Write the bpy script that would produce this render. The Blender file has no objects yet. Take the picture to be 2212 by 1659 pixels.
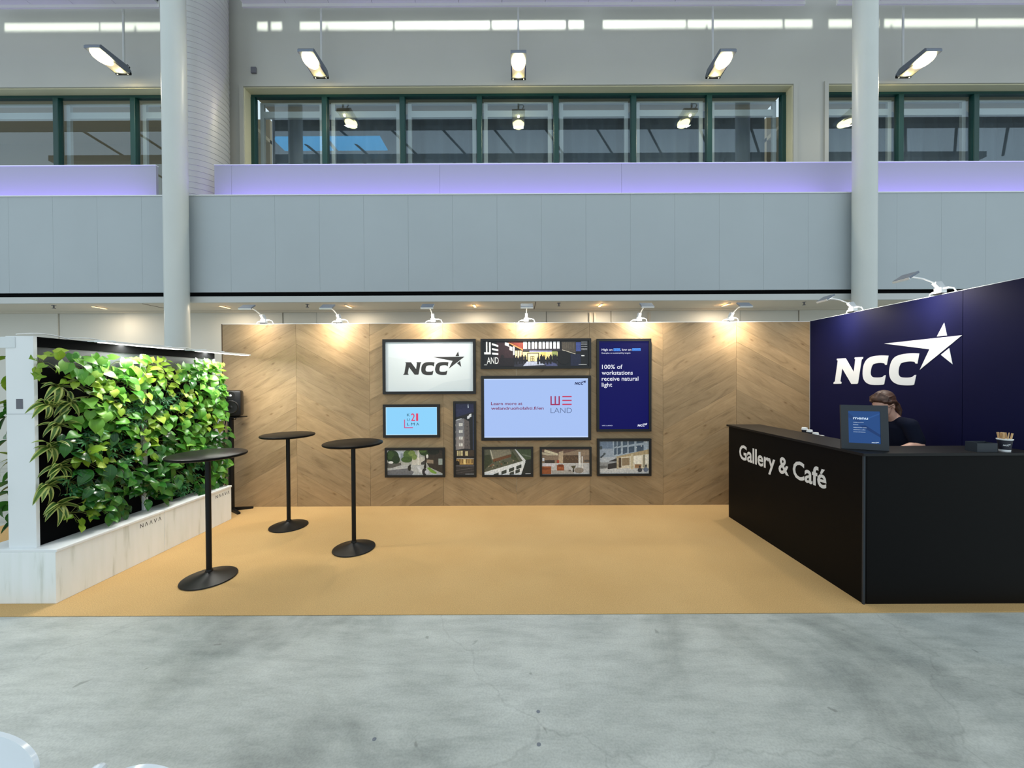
import bpy, bmesh, math, random
from mathutils import Vector, Matrix

PI = math.pi
sc = bpy.context.scene
COL = sc.collection
R0 = random.Random(7)

def S(r, g, b, a=1.0):
    f = lambda c: (c / 255 / 12.92) if c / 255 <= 0.04045 else ((c / 255 + 0.055) / 1.055) ** 2.4
    return (f(r), f(g), f(b), a)

# ------------------------------------------------------------------ camera, world, exposure
CAM_F, ROLL, PITCH = 831.0, 0.0045, math.atan(8.0 / 831)
cam_d = bpy.data.cameras.new('camera')
cam_d.sensor_fit = 'HORIZONTAL'
cam_d.sensor_width = 36.0
cam_d.lens = 36.0 * CAM_F / 2212
cam_d.shift_x = -14.0 / 2212
cam_d.clip_end = 200
cam = bpy.data.objects.new('camera', cam_d)
COL.objects.link(cam)
_r = Vector((math.cos(ROLL), 0, -math.sin(ROLL)))
_u0 = Vector((math.sin(ROLL), 0, math.cos(ROLL)))
_f = Vector((0, 1, 0)) * math.cos(PITCH) - _u0 * math.sin(PITCH)
_u = _u0 * math.cos(PITCH) + Vector((0, 1, 0)) * math.sin(PITCH)
cam.matrix_world = Matrix(((_r.x, _u.x, -_f.x, 0), (_r.y, _u.y, -_f.y, 0), (_r.z, _u.z, -_f.z, 1.72), (0, 0, 0, 1)))
sc.camera = cam

world = bpy.data.worlds.new('hall_daylight')
sc.world = world
world.use_nodes = True
bg = world.node_tree.nodes['Background']
bg.inputs[0].default_value = (0.80, 0.93, 1.0, 1)
bg.inputs[1].default_value = 1.04

sc.view_settings.view_transform = 'Standard'
sc.view_settings.look = 'None'
sc.view_settings.gamma = 1.0
sc.view_settings.use_curve_mapping = False
sc.view_settings.exposure = 0.0

def lamp(name, kind, loc, energy, color, parent=None, target=None, **kw):
    d = bpy.data.lights.new(name, kind)
    d.energy = energy
    d.color = color
    for k, v in kw.items():
        setattr(d, k, v)
    o = bpy.data.objects.new(name, d)
    COL.objects.link(o)
    o.location = loc
    if target is not None:
        v = Vector(target) - Vector(loc)
        o.rotation_euler = v.to_track_quat('-Z', 'Y').to_euler()
    if parent is not None:
        o.parent = parent
    return o

# ------------------------------------------------------------------ materials
def mat(name, col, rough=0.5, metal=0.0, spec=0.5, emit=None, estr=1.0, noise=0, nscale=5, bump=0, bscale=200, coat=0):
    m = bpy.data.materials.new(name)
    m.use_nodes = True
    nt = m.node_tree
    b = nt.nodes['Principled BSDF']
    b.inputs['Base Color'].default_value = col
    b.inputs['Roughness'].default_value = rough
    b.inputs['Metallic'].default_value = metal
    b.inputs['Specular IOR Level'].default_value = spec
    if coat:
        b.inputs['Coat Weight'].default_value = coat
    if emit:
        b.inputs['Emission Color'].default_value = emit
        b.inputs['Emission Strength'].default_value = estr
    if noise or bump:
        tc = nt.nodes.new('ShaderNodeTexCoord')
    if noise:
        n = nt.nodes.new('ShaderNodeTexNoise')
        n.inputs['Scale'].default_value = nscale
        n.inputs['Detail'].default_value = 6
        nt.links.new(tc.outputs['Object'], n.inputs['Vector'])
        r = nt.nodes.new('ShaderNodeValToRGB')
        r.color_ramp.elements[0].position = 0.3
        r.color_ramp.elements[1].position = 0.7
        r.color_ramp.elements[0].color = tuple(c * (1 - noise) for c in col[:3]) + (1,)
        r.color_ramp.elements[1].color = tuple(min(1, c * (1 + noise)) for c in col[:3]) + (1,)
        nt.links.new(n.outputs['Fac'], r.inputs['Fac'])
        nt.links.new(r.outputs['Color'], b.inputs['Base Color'])
    if bump:
        n2 = nt.nodes.new('ShaderNodeTexNoise')
        n2.inputs['Scale'].default_value = bscale
        n2.inputs['Detail'].default_value = 3
        nt.links.new(tc.outputs['Object'], n2.inputs['Vector'])
        bp = nt.nodes.new('ShaderNodeBump')
        bp.inputs['Strength'].default_value = bump
        bp.inputs['Distance'].default_value = 0.004
        nt.links.new(n2.outputs['Fac'], bp.inputs['Height'])
        nt.links.new(bp.outputs['Normal'], b.inputs['Normal'])
    return m

def nd(nt, t, **kw):
    n = nt.nodes.new(t)
    for k, v in kw.items():
        if k.startswith('i_'):
            n.inputs[k[2:].replace('_', ' ')].default_value = v
        else:
            setattr(n, k, v)
    return n

def ramp(nt, stops):
    r = nt.nodes.new('ShaderNodeValToRGB')
    e = r.color_ramp.elements
    while len(e) < len(stops):
        e.new(0.5)
    for el, (p, c) in zip(e, stops):
        el.position = p
        el.color = c
    return r

def wood_material():
    m = bpy.data.materials.new('oak_laminate')
    m.use_nodes = True
    nt = m.node_tree
    b = nt.nodes['Principled BSDF']
    b.inputs['Roughness'].default_value = 0.5
    tc = nd(nt, 'ShaderNodeTexCoord')
    oi = nd(nt, 'ShaderNodeObjectInfo')
    mul = nd(nt, 'ShaderNodeMath', operation='MULTIPLY')
    mul.inputs[1].default_value = 37.0
    nt.links.new(oi.outputs['Random'], mul.inputs[0])
    off = nd(nt, 'ShaderNodeVectorMath', operation='ADD')
    nt.links.new(tc.outputs['Object'], off.inputs[0])
    nt.links.new(mul.outputs[0], off.inputs[1])
    mp = nd(nt, 'ShaderNodeMapping')
    mp.inputs['Scale'].default_value = (1.8, 1, 8.0)
    nt.links.new(off.outputs[0], mp.inputs['Vector'])
    n1 = nd(nt, 'ShaderNodeTexNoise', i_Scale=1.3, i_Detail=7.0, i_Roughness=0.62, i_Distortion=0.9)
    nt.links.new(mp.outputs[0], n1.inputs['Vector'])
    mp2 = nd(nt, 'ShaderNodeMapping')
    mp2.inputs['Scale'].default_value = (5, 1, 90)
    nt.links.new(off.outputs[0], mp2.inputs['Vector'])
    n2 = nd(nt, 'ShaderNodeTexNoise', i_Scale=1.0, i_Detail=4.0)
    nt.links.new(mp2.outputs[0], n2.inputs['Vector'])
    cr = ramp(nt, [(0.25, S(132, 109, 79)), (0.42, S(160, 135, 101)), (0.6, S(171, 145, 110)), (0.8, S(183, 158, 122))])
    nt.links.new(n1.outputs['Fac'], cr.inputs['Fac'])
    fr = ramp(nt, [(0.3, (0.86, 0.85, 0.83, 1)), (0.6, (1, 1, 1, 1))])
    nt.links.new(n2.outputs['Fac'], fr.inputs['Fac'])
    mx = nd(nt, 'ShaderNodeMix', data_type='RGBA', blend_type='MULTIPLY')
    mx.inputs[0].default_value = 0.8
    nt.links.new(cr.outputs['Color'], mx.inputs[6])
    nt.links.new(fr.outputs['Color'], mx.inputs[7])
    # knots
    mp3 = nd(nt, 'ShaderNodeMapping')
    mp3.inputs['Scale'].default_value = (3.0, 1, 7.0)
    nt.links.new(off.outputs[0], mp3.inputs['Vector'])
    vo = nd(nt, 'ShaderNodeTexVoronoi', i_Scale=1.2)
    nt.links.new(mp3.outputs[0], vo.inputs['Vector'])
    kr = ramp(nt, [(0.03, (0.50, 0.42, 0.34, 1)), (0.10, (0.85, 0.82, 0.78, 1)), (0.16, (1, 1, 1, 1))])
    nt.links.new(vo.outputs['Distance'], kr.inputs['Fac'])
    mk = nd(nt, 'ShaderNodeMix', data_type='RGBA', blend_type='MULTIPLY')
    mk.inputs[0].default_value = 0.85
    nt.links.new(mx.outputs[2], mk.inputs[6])
    nt.links.new(kr.outputs['Color'], mk.inputs[7])
    # plank to plank tone
    tr = ramp(nt, [(0.0, (0.84, 0.83, 0.80, 1)), (0.5, (1, 1, 1, 1)), (1.0, (1.10, 1.06, 1.0, 1))])
    nt.links.new(oi.outputs['Random'], tr.inputs['Fac'])
    mt = nd(nt, 'ShaderNodeMix', data_type='RGBA', blend_type='MULTIPLY')
    mt.inputs[0].default_value = 1.0
    nt.links.new(mk.outputs[2], mt.inputs[6])
    nt.links.new(tr.outputs['Color'], mt.inputs[7])
    nt.links.new(mt.outputs[2], b.inputs['Base Color'])
    return m

def concrete_material():
    m = bpy.data.materials.new('polished_concrete')
    m.use_nodes = True
    nt = m.node_tree
    b = nt.nodes['Principled BSDF']
    tc = nd(nt, 'ShaderNodeTexCoord')
    P = tc.outputs['Object']
    n1 = nd(nt, 'ShaderNodeTexNoise', i_Scale=0.55, i_Detail=8.0, i_Roughness=0.62, i_Distortion=0.7)
    n2 = nd(nt, 'ShaderNodeTexNoise', i_Scale=4.5, i_Detail=8.0, i_Roughness=0.7)
    n3 = nd(nt, 'ShaderNodeTexNoise', i_Scale=90.0, i_Detail=3.0)
    mps = nd(nt, 'ShaderNodeMapping')
    mps.inputs['Scale'].default_value = (0.6, 2.4, 1)
    mps.inputs['Rotation'].default_value = (0, 0, 0.35)
    nt.links.new(P, mps.inputs['Vector'])
    nt.links.new(P, n1.inputs['Vector'])
    nt.links.new(mps.outputs[0], n2.inputs['Vector'])
    nt.links.new(P, n3.inputs['Vector'])
    c1 = ramp(nt, [(0.30, S(124, 130, 126)), (0.47, S(185, 188, 182)), (0.66, S(209, 211, 205))])
    nt.links.new(n1.outputs['Fac'], c1.inputs['Fac'])
    c2 = ramp(nt, [(0.32, (0.76, 0.77, 0.77, 1)), (0.55, (1, 1, 1, 1)), (0.75, (1.1, 1.1, 1.09, 1))])
    nt.links.new(n2.outputs['Fac'], c2.inputs['Fac'])
    m1 = nd(nt, 'ShaderNodeMix', data_type='RGBA', blend_type='MULTIPLY')
    m1.inputs[0].default_value = 0.9
    nt.links.new(c1.outputs[0], m1.inputs[6])
    nt.links.new(c2.outputs[0], m1.inputs[7])
    c3 = ramp(nt, [(0.35, (0.90, 0.90, 0.90, 1)), (0.6, (1.03, 1.03, 1.03, 1))])
    nt.links.new(n3.outputs['Fac'], c3.inputs['Fac'])
    m2 = nd(nt, 'ShaderNodeMix', data_type='RGBA', blend_type='MULTIPLY')
    m2.inputs[0].default_value = 1.0
    nt.links.new(m1.outputs[2], m2.inputs[6])
    nt.links.new(c3.outputs[0], m2.inputs[7])
    # dark spots
    nw = nd(nt, 'ShaderNodeTexNoise', i_Scale=3.0, i_Detail=4.0)
    nt.links.new(P, nw.inputs['Vector'])
    wv = nd(nt, 'ShaderNodeVectorMath', operation='MULTIPLY_ADD')
    wv.inputs[1].default_value = (0.35, 0.35, 0)
    nt.links.new(nw.outputs['Color'], wv.inputs[0])
    nt.links.new(P, wv.inputs[2])
    vs = nd(nt, 'ShaderNodeTexVoronoi', i_Scale=4.6)
    nt.links.new(wv.outputs[0], vs.inputs['Vector'])
    cs = ramp(nt, [(0.035, (0.62, 0.62, 0.61, 1)), (0.075, (1, 1, 1, 1))])
    nt.links.new(vs.outputs['Distance'], cs.inputs['Fac'])
    m3 = nd(nt, 'ShaderNodeMix', data_type='RGBA', blend_type='MULTIPLY')
    m3.inputs[0].default_value = 0.85
    nt.links.new(m2.outputs[2], m3.inputs[6])
    nt.links.new(cs.outputs[0], m3.inputs[7])
    # hairline cracks
    vc = nd(nt, 'ShaderNodeTexVoronoi', feature='DISTANCE_TO_EDGE', i_Scale=0.36)
    wv2 = nd(nt, 'ShaderNodeVectorMath', operation='MULTIPLY_ADD')
    wv2.inputs[1].default_value = (0.5, 0.5, 0)
    nt.links.new(nw.outputs['Color'], wv2.inputs[0])
    nt.links.new(P, wv2.inputs[2])
    nt.links.new(wv2.outputs[0], vc.inputs['Vector'])
    cc = ramp(nt, [(0.0, (0.62, 0.62, 0.62, 1)), (0.0016, (1, 1, 1, 1))])
    nt.links.new(vc.outputs['Distance'], cc.inputs['Fac'])
    m4 = nd(nt, 'ShaderNodeMix', data_type='RGBA', blend_type='MULTIPLY')
    m4.inputs[0].default_value = 0.38
    nt.links.new(m3.outputs[2], m4.inputs[6])
    nt.links.new(cc.outputs[0], m4.inputs[7])
    nt.links.new(m4.outputs[2], b.inputs['Base Color'])
    rr = nd(nt, 'ShaderNodeMapRange')
    rr.inputs['To Min'].default_value = 0.32
    rr.inputs['To Max'].default_value = 0.62
    nt.links.new(n1.outputs['Fac'], rr.inputs['Value'])
    nt.links.new(rr.outputs[0], b.inputs['Roughness'])
    b.inputs['Specular IOR Level'].default_value = 0.35
    return m

def carpet_material():
    m = bpy.data.materials.new('tan_needle_felt')
    m.use_nodes = True
    nt = m.node_tree
    b = nt.nodes['Principled BSDF']
    b.inputs['Roughness'].default_value = 0.95
    b.inputs['Specular IOR Level'].default_value = 0.1
    tc = nd(nt, 'ShaderNodeTexCoord')
    n1 = nd(nt, 'ShaderNodeTexNoise', i_Scale=1.2, i_Detail=4.0)
    n2 = nd(nt, 'ShaderNodeTexNoise', i_Scale=160.0, i_Detail=4.0)
    for n in (n1, n2):
        nt.links.new(tc.outputs['Object'], n.inputs['Vector'])
    c1 = ramp(nt, [(0.3, S(202, 164, 110)), (0.7, S(210, 173, 119))])
    c2 = ramp(nt, [(0.3, (0.80, 0.80, 0.80, 1)), (0.65, (1.08, 1.08, 1.08, 1))])
    nt.links.new(n1.outputs['Fac'], c1.inputs['Fac'])
    nt.links.new(n2.outputs['Fac'], c2.inputs['Fac'])
    mx = nd(nt, 'ShaderNodeMix', data_type='RGBA', blend_type='MULTIPLY')
    mx.inputs[0].default_value = 1.0
    nt.links.new(c1.outputs[0], mx.inputs[6])
    nt.links.new(c2.outputs[0], mx.inputs[7])
    nt.links.new(mx.outputs[2], b.inputs['Base Color'])
    bp = nd(nt, 'ShaderNodeBump', i_Strength=0.5, i_Distance=0.003)
    nt.links.new(n2.outputs['Fac'], bp.inputs['Height'])
    nt.links.new(bp.outputs[0], b.inputs['Normal'])
    return m

def leaf_material(name, c_dark, c_mid, c_light, stripe=None, rough=0.35):
    m = bpy.data.materials.new(name)
    m.use_nodes = True
    nt = m.node_tree
    b = nt.nodes['Principled BSDF']
    b.inputs['Roughness'].default_value = rough
    oi = nd(nt, 'ShaderNodeObjectInfo')
    cr = ramp(nt, [(0.0, c_dark), (0.5, c_mid), (1.0, c_light)])
    nt.links.new(oi.outputs['Random'], cr.inputs['Fac'])
    col = cr.outputs[0]
    tc = nd(nt, 'ShaderNodeTexCoord')
    sx = nd(nt, 'ShaderNodeSeparateXYZ')
    nt.links.new(tc.outputs['UV'], sx.inputs[0])
    ab = nd(nt, 'ShaderNodeMath', operation='ABSOLUTE')
    nt.links.new(sx.outputs[1], ab.inputs[0])
    if stripe:
        sr = ramp(nt, [(0.0, (0, 0, 0, 1)), (0.42, (0, 0, 0, 1)), (0.6, (1, 1, 1, 1))])
    else:
        sr = ramp(nt, [(0.0, (0.45, 0.45, 0.45, 1)), (0.10, (0, 0, 0, 1))])
    nt.links.new(ab.outputs[0], sr.inputs['Fac'])
    mx = nd(nt, 'ShaderNodeMix', data_type='RGBA')
    nt.links.new(sr.outputs[0], mx.inputs[0])
    nt.links.new(col, mx.inputs[6])
    mx.inputs[7].default_value = stripe if stripe else c_light
    nt.links.new(mx.outputs[2], b.inputs['Base Color'])
    tr = nd(nt, 'ShaderNodeBsdfTranslucent')
    nt.links.new(mx.outputs[2], tr.inputs[0])
    ms = nd(nt, 'ShaderNodeMixShader')
    ms.inputs[0].default_value = 0.28
    out = nt.nodes['Material Output']
    nt.links.new(b.outputs[0], ms.inputs[1])
    nt.links.new(tr.outputs[0], ms.inputs[2])
    nt.links.new(ms.outputs[0], out.inputs[0])
    return m

def glass_material():
    m = bpy.data.materials.new('window_glass')
    m.use_nodes = True
    nt = m.node_tree
    nt.nodes.remove(nt.nodes['Principled BSDF'])
    t = nd(nt, 'ShaderNodeBsdfTransparent')
    t.inputs[0].default_value = (0.93, 0.96, 0.97, 1)
    g = nd(nt, 'ShaderNodeBsdfGlossy')
    g.inputs['Roughness'].default_value = 0.0
    g.inputs['Color'].default_value = (0.78, 0.90, 1, 1)
    lw_ = nd(nt, 'ShaderNodeLayerWeight', i_Blend=0.5)
    pw = nd(nt, 'ShaderNodeMath', operation='POWER')
    pw.inputs[1].default_value = 4.0
    nt.links.new(lw_.outputs['Facing'], pw.inputs[0])
    ad = nd(nt, 'ShaderNodeMath', operation='MULTIPLY_ADD')
    ad.inputs[1].default_value = 0.6
    ad.inputs[2].default_value = 0.075
    nt.links.new(pw.outputs[0], ad.inputs[0])
    ms = nd(nt, 'ShaderNodeMixShader')
    nt.links.new(ad.outputs[0], ms.inputs[0])
    nt.links.new(t.outputs[0], ms.inputs[1])
    nt.links.new(g.outputs[0], ms.inputs[2])
    nt.links.new(ms.outputs[0], nt.nodes['Material Output'].inputs[0])
    return m

def vcol_material(name, emit=0.0, rough=0.45):
    m = bpy.data.materials.new(name)
    m.use_nodes = True
    nt = m.node_tree
    b = nt.nodes['Principled BSDF']
    b.inputs['Roughness'].default_value = rough
    a = nd(nt, 'ShaderNodeVertexColor', layer_name='Col')
    if emit:
        b.inputs['Base Color'].default_value = (0.004, 0.004, 0.005, 1)
        b.inputs['Specular IOR Level'].default_value = 0.12
        nt.links.new(a.outputs[0], b.inputs['Emission Color'])
        b.inputs['Emission Strength'].default_value = emit
    else:
        nt.links.new(a.outputs[0], b.inputs['Base Color'])
    return m

def photo_material():
    m = vcol_material('printed_scene', 0, 0.35)
    nt = m.node_tree
    b = nt.nodes['Principled BSDF']
    a = [n for n in nt.nodes if n.type == 'VERTEX_COLOR'][0]
    tc = nd(nt, 'ShaderNodeTexCoord')
    n1 = nd(nt, 'ShaderNodeTexNoise', i_Scale=38.0, i_Detail=8.0, i_Roughness=0.75)
    nt.links.new(tc.outputs['Object'], n1.inputs['Vector'])
    r = ramp(nt, [(0.32, (0.55, 0.55, 0.56, 1)), (0.5, (1, 1, 1, 1)), (0.68, (1.5, 1.47, 1.42, 1))])
    nt.links.new(n1.outputs['Fac'], r.inputs['Fac'])
    mx = nd(nt, 'ShaderNodeMix', data_type='RGBA', blend_type='MULTIPLY')
    mx.inputs[0].default_value = 0.75
    nt.links.new(a.outputs[0], mx.inputs[6])
    nt.links.new(r.outputs[0], mx.inputs[7])
    nt.links.new(mx.outputs[2], b.inputs['Base Color'])
    return m

def planter_material():
    m = mat('planter_white', S(244, 248, 248), 0.5)
    nt = m.node_tree
    b = nt.nodes['Principled BSDF']
    tc = nd(nt, 'ShaderNodeTexCoord')
    mp_ = nd(nt, 'ShaderNodeMapping')
    mp_.inputs['Scale'].default_value = (16, 16, 1.6)
    nt.links.new(tc.outputs['Object'], mp_.inputs['Vector'])
    n1 = nd(nt, 'ShaderNodeTexNoise', i_Scale=1.0, i_Detail=5.0)
    nt.links.new(mp_.outputs[0], n1.inputs['Vector'])
    r = ramp(nt, [(0.24, S(214, 218, 211)), (0.37, S(242, 246, 244)), (0.6, S(247, 250, 250))])
    nt.links.new(n1.outputs['Fac'], r.inputs['Fac'])
    nt.links.new(r.outputs[0], b.inputs['Base Color'])
    return m

def blue_wall_material():
    return mat('navy_fabric', S(13, 16, 54), 0.55, spec=0.14, noise=0.06, nscale=2.5)

M = dict(
    wood=wood_material(), concrete=concrete_material(), carpet=carpet_material(), glass=glass_material(),
    dark=mat('dark_joint', S(92, 72, 52), 0.8),
    navy=blue_wall_material(),
    white=mat('white_lacquer', S(238, 241, 242), 0.45),
    offwhite=mat('painted_offwhite', S(200, 202, 200), 0.6, noise=0.03, nscale=1.2),
    column=mat('column_paint', S(208, 212, 208), 0.38, noise=0.02, nscale=2),
    gallery=mat('gallery_board', S(178, 186, 190), 0.6, noise=0.025, nscale=0.8),
    parapet=mat('parapet_board', S(172, 172, 182), 0.6),
    upper=mat('upper_wall_paint', S(182, 181, 174), 0.45, noise=0.03, nscale=0.7),
    lower=mat('lower_wall_paint', S(220, 218, 210), 0.6, noise=0.03, nscale=0.6),
    soffit=mat('soffit_board', S(218, 210, 196), 0.7),
    canopy=mat('canopy_board', S(216, 215, 211), 0.6),
    cream=mat('cream_casing', S(214, 208, 176), 0.5),
    green=mat('dark_green_frame', S(10, 62, 58), 0.35),
    alu=mat('pale_sash', S(178, 182, 178), 0.4, metal=0.2),
    curtain=mat('grey_curtain', S(96, 106, 114), 0.9),
    room=mat('room_wall', S(168, 152, 124), 0.9),
    black=mat('black_laminate', S(8, 8, 9), 0.5, spec=0.12, bump=0.08, bscale=300),
    ctop=mat('black_counter_top', S(14, 14, 15), 0.42, spec=0.35),
    blacktop=mat('black_table_top', S(22, 21, 20), 0.35, spec=0.04),
    blackmetal=mat('black_powder_coat', S(13, 14, 15), 0.42, spec=0.3),
    frame=mat('black_picture_frame', S(18, 17, 17), 0.4),
    slate=mat('slate_frame', S(38, 46, 54), 0.5),
    grey=mat('grey_metal', S(120, 128, 140), 0.4, metal=0.5),
    lightgrey=mat('light_grey_plastic', S(196, 200, 204), 0.5),
    duct=mat('spiral_duct_paint', S(192, 190, 188), 0.42, metal=0.1),
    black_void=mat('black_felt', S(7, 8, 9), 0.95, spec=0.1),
    hood=mat('dark_hood', S(52, 58, 60), 0.6),
    shiny=mat('white_moulded_plastic', S(236, 242, 248), 0.18, spec=0.6),
    skin=mat('skin', S(214, 168, 148), 0.5),
    hair=mat('brown_hair', S(74, 48, 36), 0.5, noise=0.35, nscale=40),
    shirt=mat('navy_shirt', S(24, 28, 44), 0.9, spec=0.1),
    trousers=mat('black_trousers', S(18, 18, 20), 0.9),
    birch=mat('birch_wood', S(206, 172, 126), 0.6),
    cup=mat('cup_navy', S(28, 30, 44), 0.5),
    paper=mat('white_paper', S(226, 231, 232), 0.7, noise=0.015, nscale=3),
    letter=mat('white_lettering', S(232, 235, 238), 0.5),
    letter_c=mat('counter_lettering', S(226, 226, 226), 0.5),
    ink=mat('dark_ink', S(44, 42, 42), 0.6),
    tag=mat('grey_tag', S(104, 104, 112), 0.5),
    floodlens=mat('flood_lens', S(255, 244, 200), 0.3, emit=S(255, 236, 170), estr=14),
    ledwarm=mat('led_warm', S(255, 240, 200), 0.3, emit=S(255, 214, 140), estr=3.0),
    ledwhite=mat('led_white', S(255, 255, 255), 0.3, emit=(1, 1, 0.95, 1), estr=4.0),
    ledpurple=mat('led_purple', S(180, 150, 255), 0.3, emit=(0.4, 0.28, 1, 1), estr=3.0),
    skyglass=mat('skylight_pane', S(120, 190, 240), 0.2, emit=S(120, 200, 250), estr=3.0),
    truss=mat('truss_steel', S(92, 86, 78), 0.6),
    print=vcol_material('printed_photo', 0, 0.4), screen=vcol_material('lit_screen', 1.0, 0.25),
    planter=planter_material(), photo=photo_material(),
    soil=mat('dark_felt_pocket', S(9, 11, 9), 0.95),
    stem=mat('stem_green', S(120, 128, 60), 0.6),
    leaf_lime=leaf_material('leaf_lime', S(108, 150, 40), S(140, 178, 52), S(176, 200, 74)),
    leaf_mid=leaf_material('leaf_mid', S(62, 128, 40), S(92, 158, 50), S(136, 190, 78)),
    leaf_dark=leaf_material('leaf_dark', S(26, 74, 30), S(46, 106, 38), S(82, 140, 56), rough=0.2),
    leaf_strap=leaf_material('leaf_strap', S(46, 84, 34), S(66, 106, 40), S(92, 128, 52), stripe=S(186, 196, 112)),
    leaf_fine=leaf_material('leaf_fine', S(38, 96, 52), S(56, 122, 66), S(88, 152, 92), rough=0.3),
)

# ------------------------------------------------------------------ mesh builder
class MB:
    def __init__(s):
        s.v, s.f, s.uv = [], [], None
    def add(s, vs, fs):
        n = len(s.v)
        s.v += [tuple(p) for p in vs]
        s.f += [tuple(i + n for i in f) for f in fs]
        return s
    def box(s, x0, x1, y0, y1, z0, z1):
        v = [(x, y, z) for z in (z0, z1) for y in (y0, y1) for x in (x0, x1)]
        return s.add(v, [(0, 2, 3, 1), (4, 5, 7, 6), (0, 1, 5, 4), (2, 6, 7, 3), (0, 4, 6, 2), (1, 3, 7, 5)])
    def bbox(s, x0, x1, y0, y1, z0, z1, b=0.004):
        bm = bmesh.new()
        bmesh.ops.create_cube(bm, size=1)
        for v in bm.verts:
            v.co = Vector(((x0 + x1) / 2 + v.co.x * (x1 - x0), (y0 + y1) / 2 + v.co.y * (y1 - y0), (z0 + z1) / 2 + v.co.z * (z1 - z0)))
        bmesh.ops.bevel(bm, geom=bm.edges[:], offset=b, segments=2, profile=0.5, affect='EDGES')
        bm.verts.index_update()
        s.add([v.co[:] for v in bm.verts], [[v.index for v in f.verts] for f in bm.faces])
        bm.free()
        return s
    def lathe(s, prof, n=40, c=(0, 0, 0)):
        vs, fs = [], []
        m = len(prof)
        for i in range(n):
            a = 2 * PI * i / n
            for r, z in prof:
                vs.append((c[0] + r * math.cos(a), c[1] + r * math.sin(a), c[2] + z))
        for i in range(n):
            j = (i + 1) % n
            for k in range(m - 1):
                fs.append((i * m + k, j * m + k, j * m + k + 1, i * m + k + 1))
        if prof[0][0] > 1e-6:
            fs.append(tuple(i * m for i in range(n))[::-1])
        if prof[-1][0] > 1e-6:
            fs.append(tuple(i * m + m - 1 for i in range(n)))
        return s.add(vs, fs)
    def tube(s, pts, r, n=8, cap=True):
        pts = [Vector(p) for p in pts]
        rs = r if isinstance(r, (list, tuple)) else [r] * len(pts)
        vs, fs = [], []
        up = None
        for i, p in enumerate(pts):
            t = (pts[min(i + 1, len(pts) - 1)] - pts[max(i - 1, 0)]).normalized()
            if up is None:
                up = Vector((0, 0, 1)) if abs(t.z) < 0.9 else Vector((1, 0, 0))
            a = t.cross(up)
            if a.length < 1e-5:
                a = t.cross(Vector((1, 0, 0)))
            a.normalize()
            b = a.cross(t).normalized()
            up = b
            for k in range(n):
                w = 2 * PI * k / n
                vs.append(p + (a * math.cos(w) + b * math.sin(w)) * rs[i])
        for i in range(len(pts) - 1):
            for k in range(n):
                l = (k + 1) % n
                fs.append((i * n + k, i * n + l, (i + 1) * n + l, (i + 1) * n + k))
        if cap:
            fs.append(tuple(range(n))[::-1])
            fs.append(tuple((len(pts) - 1) * n + k for k in range(n)))
        return s.add(vs, fs)
    def prism(s, poly, m0, m1):
        """poly of 2-D points; m0/m1 map (u,v) to the front and the back 3-D point"""
        n = len(poly)
        vs = [m0(*p) for p in poly] + [m1(*p) for p in poly]
        fs = [tuple(range(n)), tuple(range(2 * n - 1, n - 1, -1))]
        for i in range(n):
            j = (i + 1) % n
            fs.append((i, i + n, j + n, j))
        return s.add(vs, fs)
    def mesh(s, name, m, smooth=False):
        me = bpy.data.meshes.new(name)
        me.from_pydata([tuple(v) for v in s.v], [], s.f)
        me.materials.append(m)
        if smooth:
            for p in me.polygons:
                p.use_smooth = True
            try:
                me.set_sharp_from_angle(angle=math.radians(40))
            except Exception:
                pass
        return me
    def fix(s):
        bm = bmesh.new()
        me = bpy.data.meshes.new('t')
        me.from_pydata([tuple(v) for v in s.v], [], s.f)
        bm.from_mesh(me)
        bmesh.ops.recalc_face_normals(bm, faces=bm.faces[:])
        bm.verts.index_update()
        s.v = [v.co[:] for v in bm.verts]
        s.f = [tuple(v.index for v in f.verts) for f in bm.faces]
        bm.free()
        bpy.data.meshes.remove(me)
        return s
    def build(s, name, m, parent=None, smooth=False, loc=None):
        s.fix()
        o = bpy.data.objects.new(name, s.mesh(name, m, smooth))
        COL.objects.link(o)
        if parent is not None:
            o.parent = parent
        if loc is not None:
            o.location = loc
        return o

def tag(o, label=None, cat=None, group=None, kind=None):
    if label: o['label'] = label
    if cat: o['category'] = cat
    if group: o['group'] = group
    if kind: o['kind'] = kind
    return o

def thing(name, label, cat, loc=(0, 0, 0), rotz=0, group=None):
    o = bpy.data.objects.new(name, None)
    o.empty_display_size = 0.1
    COL.objects.link(o)
    o.location = loc
    o.rotation_euler = (0, 0, rotz)
    return tag(o, label, cat, group)

def struct(name, label, loc=(0, 0, 0)):
    o = bpy.data.objects.new(name, None)
    COL.objects.link(o)
    o.location = loc
    return tag(o, label, kind='structure')

def copy_tree(o, parent=None):
    c = o.copy()
    COL.objects.link(c)
    c.parent = parent
    for ch in list(o.children):
        copy_tree(ch, c)
    return c

def relabel(o, label, group=None):
    o['label'] = label
    if group:
        o['group'] = group
    return o

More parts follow.
